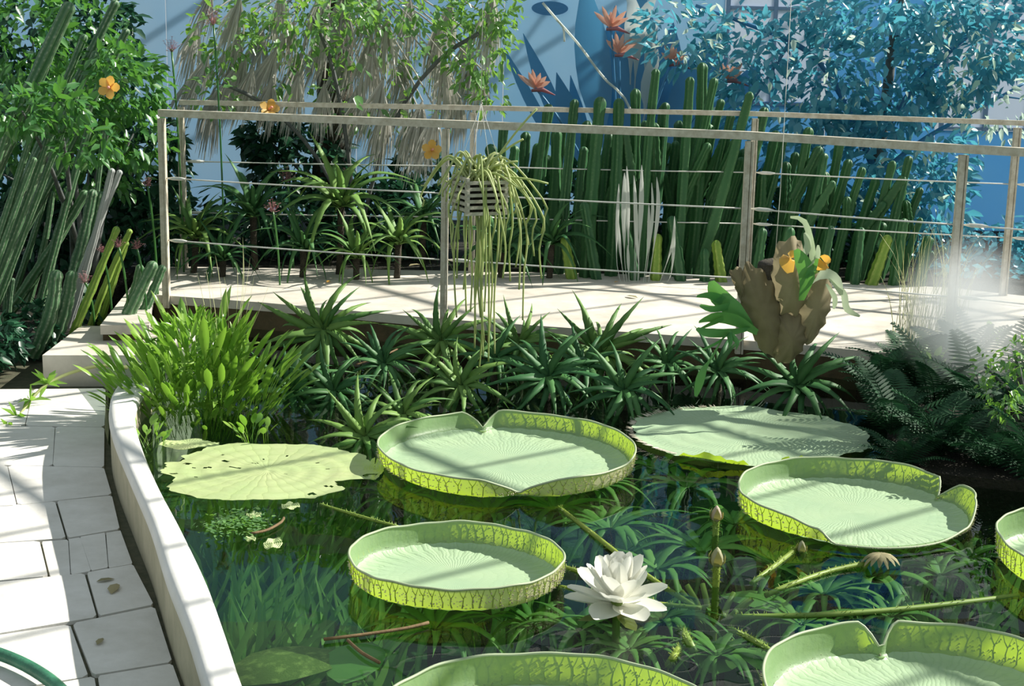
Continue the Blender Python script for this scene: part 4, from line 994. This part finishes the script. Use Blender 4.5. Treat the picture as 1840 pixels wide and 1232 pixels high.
# ------------------------------------------------------------------ shrubs and trees behind
def shrub(name, label, cat, foot, blobs, mat, size, n_single=0, down=.4, width=1.0, stems=7, barkm='branch'):
    th = thing(name, label, cat, foot)
    for c, rad, n_ in blobs[:stems]:
        e = Vector(c)-Vector(foot); mb = MB(); mb.tube(bez(Vector((R.uniform(-.08,.08),R.uniform(-.05,.05),0)), Vector((e.x*.3,e.y*.3,e.z*.6)), e, 7), [.022,.02,.017,.014,.012,.009,.005], 6); mb.build('branch', M[barkm], th)
    foliage('foliage', M[mat], th, blobs, size, down, width, n_single)
    return th
def B(px, py, d, rpx, n_, ry=None, dy=None): s = d/F; return (tuple(P(px,py,d)), (rpx*s, dy if dy else rpx*s*.8, (ry or rpx)*s), n_)
def flower_parts(th, spots, mat, size, d):
    pmv = []
    mb = MB(); mb.ribbon([Vector((0,0,0)),Vector((.35,0,.12)),Vector((.75,0,.2)),Vector((1,0,.12))], [.15,.62,.75,.25], Vector((0,1,0)), -.05); pme = mb.mesh('petal', M[mat])
    for px, py in spots:
        c = P(px,py,d); f = bpy.data.objects.new('flower', None); COL.objects.link(f); f.parent = th; f.location = c-Vector(th.location); f.rotation_euler = (1.25+R.uniform(-.3,.3), R.uniform(-.3,.3), R.uniform(-.4,.4)); f.empty_display_size = .05
        for k in range(5): link('petal', pme, f, (0,0,0), (0,-.25,k*2*PI/5+R.uniform(-.1,.1)), size)
        mb = MB(); mb.tube([(0,0,0),(0,0,size*.5),(.01,0,size*.8)], [.006,.005,.008], 6); mb.build('stamen', M['petal_s'], f)
# hibiscus by the steps
hb = shrub('hibiscus_shrub', 'glossy green hibiscus shrub with an orange flower rising above the leaning cacti', 'shrub', P(150,470,9.2).to_tuple()[:2]+(.05,),
    [B(120,200,8.9,95,420,70),B(220,150,9.0,80,360,70),B(60,240,9.0,80,300,80),B(240,240,9.3,70,260,60),B(160,300,9.4,110,300,60),B(100,185,7.75,60,150,35,.2),B(40,200,7.6,60,150,40,.2),B(200,120,8.3,50,160,40,.2),B(150,250,7.9,60,120,50,.2),B(40,70,9.3,90,300,80),B(150,60,9.5,80,260,70)], 'hib', .075, 120)
flower_parts(hb, [(198,157)], 'petal_o', .06, 7.35)
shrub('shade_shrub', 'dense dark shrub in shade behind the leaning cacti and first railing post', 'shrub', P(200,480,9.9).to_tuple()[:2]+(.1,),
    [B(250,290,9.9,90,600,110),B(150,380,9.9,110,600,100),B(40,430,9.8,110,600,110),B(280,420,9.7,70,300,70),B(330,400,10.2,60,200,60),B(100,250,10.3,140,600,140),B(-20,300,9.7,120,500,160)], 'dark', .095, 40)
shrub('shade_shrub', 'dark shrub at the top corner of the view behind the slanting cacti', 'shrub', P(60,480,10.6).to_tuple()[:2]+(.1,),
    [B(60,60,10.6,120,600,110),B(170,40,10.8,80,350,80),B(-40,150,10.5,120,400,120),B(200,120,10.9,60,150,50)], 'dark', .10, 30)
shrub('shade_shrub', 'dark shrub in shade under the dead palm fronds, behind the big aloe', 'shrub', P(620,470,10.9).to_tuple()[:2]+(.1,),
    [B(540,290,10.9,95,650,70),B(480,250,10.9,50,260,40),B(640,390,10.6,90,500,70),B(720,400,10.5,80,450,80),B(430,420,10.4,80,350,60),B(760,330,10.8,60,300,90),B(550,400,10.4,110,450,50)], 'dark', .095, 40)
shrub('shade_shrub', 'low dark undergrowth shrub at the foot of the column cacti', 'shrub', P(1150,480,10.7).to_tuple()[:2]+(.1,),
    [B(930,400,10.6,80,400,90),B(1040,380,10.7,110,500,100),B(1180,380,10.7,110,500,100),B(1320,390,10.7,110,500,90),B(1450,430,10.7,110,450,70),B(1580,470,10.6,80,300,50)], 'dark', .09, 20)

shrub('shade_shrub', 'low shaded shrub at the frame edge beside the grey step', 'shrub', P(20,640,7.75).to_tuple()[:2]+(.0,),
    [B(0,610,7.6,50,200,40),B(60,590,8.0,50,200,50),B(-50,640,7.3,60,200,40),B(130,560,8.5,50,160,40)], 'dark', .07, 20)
shrub('blue_shrub', 'low shrub in blue cast leaf colour behind the railing corner, under the fig tree', 'shrub', P(1770,500,10.6).to_tuple()[:2]+(.1,),
    [B(1700,440,10.6,60,160,50),B(1790,450,10.6,70,200,50),B(1870,440,10.6,60,160,60),B(1750,490,10.3,90,200,30),B(1860,500,10.2,60,120,30)], 'fig', .09, 20)  # added plants carrying the wall's blue down, in the blue-cast leaf colour
# thatch palm with skirt of dead fronds
tb = P(585, 470, 11.0); pal = thing('thatch_palm', 'palm with a wide skirt of hanging grey dead fronds above the bridge', 'palm', (tb.x, tb.y, .1)); po = Vector((tb.x,tb.y,.1))
mb = MB(); tp = P(600,-40,11.0); mb.tube([Vector((0,0,0)), (tp-po)*.5+Vector((.04,0,0)), tp-po], [.15,.13,.14], 14); mb.build('trunk', M['trunk'], pal)
fv = []
for s in range(6):
    rg = random.Random(40+s); mb = MB(); nb = 30
    for k in range(nb):
        a = (k/(nb-1)-.5)*2; spread = .30*a+rg.uniform(-.03,.03); ln = rg.uniform(.75,1.08)*(1-.18*abs(a)); mb.tint = rg.random()*.6; y0 = rg.uniform(-.06,.06)
        mb.ribbon([Vector((0,0,0)), Vector((spread*.28,y0*.5,-.30*ln)), Vector((spread*.55,y0,-.62*ln)), Vector((spread*.66+rg.uniform(-.02,.02),y0*1.2,-ln))], [.014,.024,.020,.003], Vector((1,rg.uniform(-.5,.5),0)), .12)
    fv.append(mb.mesh('dead_frond', M['thatch']))
cap = tp-po
spots = []
for row_y, xs in ((-10,range(380,880,62)),(45,range(365,890,58)),(95,range(370,880,60)),(140,range(520,860,56)),(175,range(660,850,50)),(205,(690,730,770,800))):
    for x in xs:
        spots.append((x+R.uniform(-18,18), row_y+R.uniform(-18,18)))
spots += [(350,130),(385,160),(420,130),(455,120),(490,140)]
for px, py in spots:
    d = 10.3+R.uniform(-.35,.45); a = P(px,py,d)-po; s = R.uniform(.40,.58)
    o = link('dead_frond', fv[R.randrange(6)], pal, a, (R.uniform(-.15,.15), R.uniform(.0,.35)+(.15 if px < 560 else 0), R.uniform(-.5,.5)), (s,s,s))
    mb = MB(); mb.tube(bez(cap+Vector((0,0,.05)), (cap+a)/2+Vector((0,0,.22)), a+Vector((0,0,.0)), 6), .006, 4, False); mb.build('stalk', M['thatch'], o).matrix_parent_inverse = Matrix()
for o in list(pal.children):
    if o.name.startswith('dead_frond'):
        for ch in o.children: ch.parent = pal
fv2 = []
for s in range(2):
    rg = random.Random(80+s); mb = MB()
    for k in range(18):
        a = (k/17-.5)*2.6; mb.tint = rg.random(); dv = Vector((math.sin(a), rg.uniform(-.15,.15), math.cos(a)))
        mb.ribbon([Vector(), dv*.4, dv*.75, dv+Vector((0,0,-.15))], [.02,.07,.06,.004], Vector((math.cos(a),.2,-math.sin(a))), .1)
    fv2.append(mb.mesh('green_frond', M['vine']))
for k in range(9):
    px = 420+k*52; a = P(px, -25+R.uniform(-15,15), 10.6)-po; link('green_frond', fv2[k%2], pal, a, (R.uniform(-.4,.4),R.uniform(-.8,.8),R.uniform(-.5,.5)), .32)
# flowering vine over the palm top
vn = thing('flowering_vine', 'glossy climbing vine with pale highlights and orange flowers over the palm skirt', 'vine', (tb.x+.3, tb.y-.6, .1)); vo = Vector(vn.location)
for a, b in (((0,0,0),P(560,30,10.0)-vo),((0,0,0),P(860,60,10.0)-vo),((0,0,0),P(400,150,9.9)-vo)):
    mb = MB(); mb.tube(bez(Vector(a), Vector((b.x*.2,b.y*.5,b.z*.8)), b, 10), [.014]*10, 6); mb.build('stem', M['branch'], vn)
foliage('foliage', M['vine'], vn, [B(560,25,9.95,130,230,35),B(730,20,9.95,110,190,35),B(860,80,9.95,70,240,80),B(880,20,10.0,70,170,40),B(400,60,9.95,70,130,60),B(520,60,9.9,80,60,40),B(620,150,9.85,150,60,80),B(880,170,10.1,40,60,40),B(385,170,9.8,50,50,40),B(640,60,10.5,230,420,70),B(700,170,10.6,140,200,80),B(450,110,10.5,100,180,80)], .065, .5, 1.0, 120)
flower_parts(vn, [(483,197),(776,270)], 'petal_o', .07, 9.6)

# pink flower stalks
mbp = MB()
for k in range(34):
    d = Vector((R.gauss(0,1),R.gauss(0,1),R.gauss(.2,1))).normalized()*R.uniform(.4,1); mbp.tint = R.random()
    for j in range(4):
        a = j*PI/2; e = Vector((math.cos(a),math.sin(a),.2))*.16; mbp.ribbon([d, d+e*.6, d+e], [.05,.11,.02], e.cross(Vector((0,0,1))), 0)
    mbp.tube([Vector((0,0,-.6)), d], .015, 3, False)
pk = mbp.mesh('blossom', M['petal_p'])
for lab, px, py, d, s in (('pink flower head against the pale blue screen, highest near the palm', 383,30,9.4,24),('pink flower head against the pale blue screen left of the palm', 308,82,9.4,18),('pink flower head above the pink-headed aloe behind the wires', 490,372,9.0,16),
                          ('pink flower head in the dark below the upper wire', 515,316,9.7,18),('pink flower head just left of the first railing post', 265,327,8.6,14),('pink flower head beside the yellow green cactus', 213,437,8.0,13),('pink flower head between yellow green cactus and railing post', 246,440,8.1,13),
                          ('dull pink flower head low behind the tall cactus trio', 152,500,8.2,15),('dull pink flower head lowest beside the trio', 183,448,8.2,10)):
    c = P(px,py,d); th = thing('pink_flower', lab, 'flower', (c.x+.03, c.y+.05, .05), 0, 'pink flower heads on stalks'); v = c-Vector(th.location)
    mb = MB(); mb.tube(bez(Vector(), Vector((0,0,v.z*.6)), v-Vector((0,0,.02)), 8), .006, 5); mb.build('stem', M['hib'], th); link('blossom', pk, th, v, (0,0,R.uniform(0,6)), s*d/F)

# bird of paradise
sb = P(1110, 480, 11.6); st = thing('bird_of_paradise', 'tall bird of paradise with paddle leaves painted shadow blue and salmon flowers before the blue screen', 'bird of paradise', (sb.x, sb.y, .1)); s0 = Vector(st.location)
for bx, tx, ty, w_, d in ((1090,1000,130,42,11.9),(1100,1050,-40,60,12.0),(1120,1105,10,70,12.1),(1130,1150,-30,80,12.0),(1150,1210,40,70,12.1),(1170,1280,60,80,12.0),(1100,940,60,28,12.2),(1080,1025,135,28,12.2),(1150,1180,100,60,12.2),(1180,1360,110,60,12.1),(1090,905,85,20,12.2)):
    a = P(bx,470,d); t_ = P(tx,ty,d); v = t_-a; pts = [p-s0 for p in bez(Vector((s0.x+(a.x-s0.x)*.4, d-.2, .1)), a.lerp(t_,.5)+Vector((0,-.05,0)), t_, 14)]
    s = d/F; wd = [.022]*6+[w_*s*q for q in (.35,.75,1,1.05,1,.8,.45)]+[.004]; mb = MB(); mb.tint = R.random()*.7; mb.ribbon(pts, wd, Vector((1,.2*R.uniform(-1,1),0)), .10); mb.build('leaf', M['strel'], st)
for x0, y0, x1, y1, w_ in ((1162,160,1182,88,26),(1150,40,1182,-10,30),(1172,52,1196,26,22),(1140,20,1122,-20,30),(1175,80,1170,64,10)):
    pts = [p-s0 for p in resample([P(1130,330,12.15), P(x0-6,y0+60,11.9), P(x0,y0,11.8), P(x1,y1,11.8)], 14)]; mb = MB(); q = w_*11.8/F; mb.ribbon(pts, [.012]*8+[q*.3,q*.8,q,q,q*.6,.004], Vector((1,.2,0)), .08); mb.build('pale_leaf', M['streak_pale'], st)
for px, py in ((1097,48),(1112,95),(962,158),(1310,142),(1208,112)):
    c = P(px,py,11.4)-s0; f = bpy.data.objects.new('flower', None); COL.objects.link(f); f.parent = st; f.location = c; f.empty_display_size = .05
    for k in range(6):
        a = math.radians(-50+k*22+R.uniform(-6,6)); dv = Vector((math.sin(a), R.uniform(-.2,.1), math.cos(a)))*R.uniform(.10,.17); mb = MB(); mb.tint = R.random()*.8; mb.ribbon([Vector(), dv*.4, dv*.75, dv], [.02,.04,.03,.003], Vector((math.cos(a),.1,-math.sin(a))), .15); mb.build('petal', M['petal_s'], f)
    mb = MB(); mb.tube([Vector((-.03,0,-.02)), Vector((.05,0,-.01)), Vector((.15,-.01,-.05))], [.012,.02,.003], 6); mb.build('beak', M['petal_p'], f)
    mb = MB(); mb.tube([p for p in bez(Vector((0,0,0)), Vector((c.x*.5,c.y,c.z*.7)), c, 10)], .009, 6); mb.build('stem', M['strel'], st)
# slender bare branch before the pale blue
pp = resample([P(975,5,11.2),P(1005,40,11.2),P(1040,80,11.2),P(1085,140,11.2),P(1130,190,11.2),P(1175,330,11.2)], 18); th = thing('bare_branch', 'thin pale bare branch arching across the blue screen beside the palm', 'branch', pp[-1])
mb = MB(); mb.tube([p-pp[-1] for p in pp], [.009]*18, 6); mb.build('stem', M['streak_pale'], th)
mb = MB(); mb.tube([p-pp[-1] for p in resample([P(1000,36,11.2),P(1012,50,11.2),P(1014,75,11.2)], 6)], .008, 5); mb.build('fork', M['streak_pale'], th)
mb = MB(); mb.tube([Vector(), Vector((.02,0,-(pp[-1].z-.1)*.5)), Vector((0,.05,-(pp[-1].z-.1)))], .01, 6); mb.build('stem', M['streak_pale'], th)

# fig tree on the far side, blue cast and highlights put into its leaf colours
fb = P(1560, 510, 11.6); ft = thing('fig_tree', 'spreading fig tree, blue cast and highlights painted into its leaves, above the railing corner', 'tree', (fb.x, fb.y, .1)); fo = Vector(ft.location)
for k, (pts, r0) in enumerate((([(1560,500),(1570,350),(1590,200),(1610,40),(1640,-80)], .06),([(1570,300),(1500,150),(1440,85),(1340,42),(1250,10)], .03),([(1590,230),(1650,150),(1720,80),(1800,20)], .03),([(1350,185),(1320,240),(1290,330)], .012),([(1570,320),(1660,250),(1750,200),(1840,150)], .022),([(1420,75),(1385,130),(1350,185)], .016),([(1750,200),(1790,175),(1840,178)], .012))):
    pp = resample([P(x,y,11.4-.02*k)-fo for x,y in pts], 14); mb = MB(); mb.tube(pp, [r0*(1-.6*i/14) for i in range(14)], 7); mb.build('branch' if k else 'trunk', M['strel'] if k else M['branch'], ft)
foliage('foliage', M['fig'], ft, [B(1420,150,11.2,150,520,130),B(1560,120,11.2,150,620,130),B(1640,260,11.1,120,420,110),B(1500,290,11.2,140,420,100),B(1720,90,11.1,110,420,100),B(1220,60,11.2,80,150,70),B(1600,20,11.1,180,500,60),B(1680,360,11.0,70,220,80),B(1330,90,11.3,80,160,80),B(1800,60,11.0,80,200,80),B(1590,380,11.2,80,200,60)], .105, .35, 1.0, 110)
foliage('highlight_leaves', M['fig_highlight'], ft, [B(1420,130,10.9,190,70,140),B(1580,160,10.8,170,80,140),B(1680,330,10.7,60,46,80),B(1780,180,10.7,80,110,80),B(1240,60,10.9,70,40,60),B(1760,60,10.8,90,60,70),B(1500,330,10.7,140,40,60)], .075, .5, .8, 60, 'pale_leaf')  # pale copies of the leaves stand in for highlights

# ------------------------------------------------------------------ right bank: ferns, twiggy shrub, grasses, boulder
ffv = []
for s in range(3):
    rg = random.Random(60+s); mb = MB(); k = 22; pts = [Vector((t_*.9, 0, .55*t_*(1-t_*.9)+.05*t_)) for t_ in [i/(k-1) for i in range(k)]]
    mb.tube(pts, [.008*(1-.8*i/k) for i in range(k)], 4, False)
    for i in range(2, k):
        ln = .20*math.sin(PI*min(1,(i/k)*.8+.18))+.02
        for sd in (-1,1):
            d = Vector((.35, sd, -.12)).normalized()*ln; mb.tint = rg.random(); mb.ribbon([pts[i], pts[i]+d*.55+Vector((0,0,.01)), pts[i]+d], [.018,.034,.004], Vector((1,0,.1)), .05)
    ffv.append(mb.mesh('frond', M['fern']))
fern_pos = [(1600,780,.05,230),(1680,740,.05,250),(1770,760,.05,260),(1850,800,.05,260),(1640,700,.05,220),(1730,690,.05,220),(1820,705,.05,220),(1690,825,.02,230),(1780,845,.02,230),(1860,870,.02,240),(1620,840,.02,150),(1580,720,.02,180)]
flab = ['at the water edge touching the sunken spiny pad','in the middle of the bank behind the broken pad','on the bank behind the dark water','on the bank at the frame edge, upper','just below the bridge corner','below the mist under the railing corner','near the twiggy shrub and boulder','low over the broken pad rim','overhanging the black water','overhanging the side pad','lowest beside the sunken pad end','under the end of the dark bridge edge']
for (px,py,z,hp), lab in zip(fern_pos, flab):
    c = Pz(px, py, z); th = thing('shade_toned_fern', 'fern darkened for shade '+lab, 'fern', c, 0, 'ferns darkened for shade on the bank')
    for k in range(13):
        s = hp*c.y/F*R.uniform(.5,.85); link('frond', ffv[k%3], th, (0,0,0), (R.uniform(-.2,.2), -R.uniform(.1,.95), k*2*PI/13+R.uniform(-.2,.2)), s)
tw = shrub('twiggy_shrub', 'fine twiggy shrub with small bright leaves at the side edge above the boulder', 'shrub', tuple(Pz(1830,760,.05)), [B(1800,690,5.9,42,110,60),B(1825,640,5.9,30,70,40),B(1805,735,5.8,26,50,20),B(1770,660,6.0,24,40,40)], 'vine', .032, 40)
gt = Pz(1665, 655, .05); gr = thing('grass_tuft', 'tuft of fine pale grass stems at the railing corner', 'grass', gt)
mb = MB()
for k in range(120):
    h = R.uniform(.25,.75); a = R.uniform(0,6.28); b = Vector((R.uniform(-.18,.18),R.uniform(-.1,.1),0)); l = R.uniform(.05,.32)*h; mb.tint = R.random()
    mb.tube(bez(b, b+Vector((0,0,h*.7)), b+Vector((math.cos(a)*l,math.sin(a)*l,h)), 6), [.0022,.002,.0018,.0015,.001,.0006], 3, False)
mb.build('blades', M['straw'], gr)['kind'] = 'stuff'
for lab, px, py in (('small leafy weed before the grass tuft at the bridge corner',1670,690),('small leafy weed on the deck end below the farther post',1790,640)):
    c2 = Pz(px,py,.1); t2 = thing('leafy_weed', lab, 'weed', c2)
    for i in range(14):
        h = R.uniform(.12,.26); link('leaf', lance[R.randrange(4)], t2, (R.uniform(-.04,.04),R.uniform(-.04,.04),0), (0, R.uniform(0,.9), R.uniform(0,6.28)), (h,h*.9,h))
c = Pz(1850, 770, .1); mb = MB(); vs = []; k1, k2 = 10, 16
for i in range(k1+1):
    th_ = PI*i/k1
    for j in range(k2):
        a = 2*PI*j/k2; q = 1+.12*math.sin(3*a+i)+.08*math.sin(5*th_+j); vs.append((.16*q*math.sin(th_)*math.cos(a), .14*q*math.sin(th_)*math.sin(a), .11*math.cos(th_)))
mb.add(vs, [(i*k2+j,(i+1)*k2+j,(i+1)*k2+(j+1)%k2,i*k2+(j+1)%k2) for i in range(k1) for j in range(k2)]); o = mb.build('boulder', M['stone']); o.location = c; tag(o, 'pale rounded boulder at the side edge below the twiggy shrub', 'rock')

# mist hanging over the corner of the bridge
mc = P(1735, 560, 6.75); mb = MB(); k1, k2 = 14, 24; vs = []
for i in range(k1+1):
    for j in range(k2):
        a, b_ = 2*PI*j/k2, PI*i/k1; vs.append((.34*math.sin(b_)*math.cos(a), .42*math.sin(b_)*math.sin(a), .38*math.cos(b_)))
mb.add(vs, [(i*k2+j,(i+1)*k2+j,(i+1)*k2+(j+1)%k2,i*k2+(j+1)%k2) for i in range(k1) for j in range(k2)])
mt, t, out = newmat('mist'); tc = N(t, 'ShaderNodeTexCoord'); mp = N(t, 'ShaderNodeMapping'); mp.inputs['Scale'].default_value = (1/.34, 1/.42, 1/.38)
t.links.new(tc.outputs['Object'], mp.inputs['Vector']); ln = N(t, 'ShaderNodeVectorMath', operation='LENGTH'); t.links.new(mp.outputs[0], ln.inputs[0])
den = math_(t, 'MULTIPLY', math_(t, 'POWER', ramp(t, ln.outputs['Value'], 1.0, 0.0), 1.3), math_(t, 'MULTIPLY_ADD', noise(t, 4), 2.4, .6))
vl = N(t, 'ShaderNodeVolumePrincipled'); vl.inputs['Color'].default_value = (.97,.985,1,1); t.links.new(math_(t, 'MULTIPLY', den, 3.4), vl.inputs['Density']); t.links.new(vl.outputs[0], out.inputs['Volume'])
ms = mb.build('mist', mt); ms.location = mc; tag(ms, 'thin white mist drifting over the railing corner', 'mist', kind='stuff')

# ------------------------------------------------------------------ small things
pp = resample([Pz(x,y,ZP+.03) for x,y in ((-140,1160),(-60,1162),(0,1175),(60,1202),(110,1240),(140,1290),(150,1350))], 24); mb = MB(); mb.tube([p-pp[0] for p in pp], .019, 10); o = mb.build('garden_hose', M['cord']); o.location = pp[0]
tag(o, 'dark green garden hose curving over the paving corner', 'hose')
mb = MB(); mb.ribbon([Vector((-.5,0,0)),Vector((-.2,0,.08)),Vector((.2,0,.06)),Vector((.5,0,0))], [.04,.4,.36,.02], Vector((0,1,0)), .1); flm = mb.mesh('fallen_leaf', M['petal_o']); mb2 = MB(); mb2.v, mb2.f, mb2.t = mb.v, mb.f, mb.t; flb = mb2.mesh('fallen_leaf', M['dry'])
for lab, px, py, z, s, me in (('yellow fallen leaf on the deck between first and second posts',590,507,ZD,.06,flm),('brown fallen leaf on the deck back edge by the white streak blades',1110,489,ZD,.07,flb),('small yellow fallen leaf on the deck near the cacti',1108,508,ZD,.04,flm),('brown fallen leaf on the deck behind the staghorn fern',1230,495,ZD,.07,flb),
                            ('pale fallen leaf in the middle of the deck before the cacti',1135,535,ZD,.09,flb),('brown fallen leaf on the deck near the railing corner',1605,562,ZD,.05,flb),('brown fallen leaf on the deck in the tree shadow',1600,535,ZD,.05,flb),
                            ('small dry leaf on the deck edge beside the second post',745,478,ZD,.10,flb),('dry leaf lying on top of the wall head',222,678,ZC,.05,flb),('dry leaf scrap in the shade on the paving',190,1045,ZP,.06,flb),('dry curled leaf on the paving by the hose',180,1155,ZP,.05,flb),('thin dry leaf at the wall foot on the paving',205,1060,ZP,.09,flb)):
    o = link('fallen_leaf', me, None, Pz(px,py,z)+Vector((0,0,.006)), (0,0,R.uniform(0,3)), s); tag(o, lab, 'leaf', 'fallen leaves')
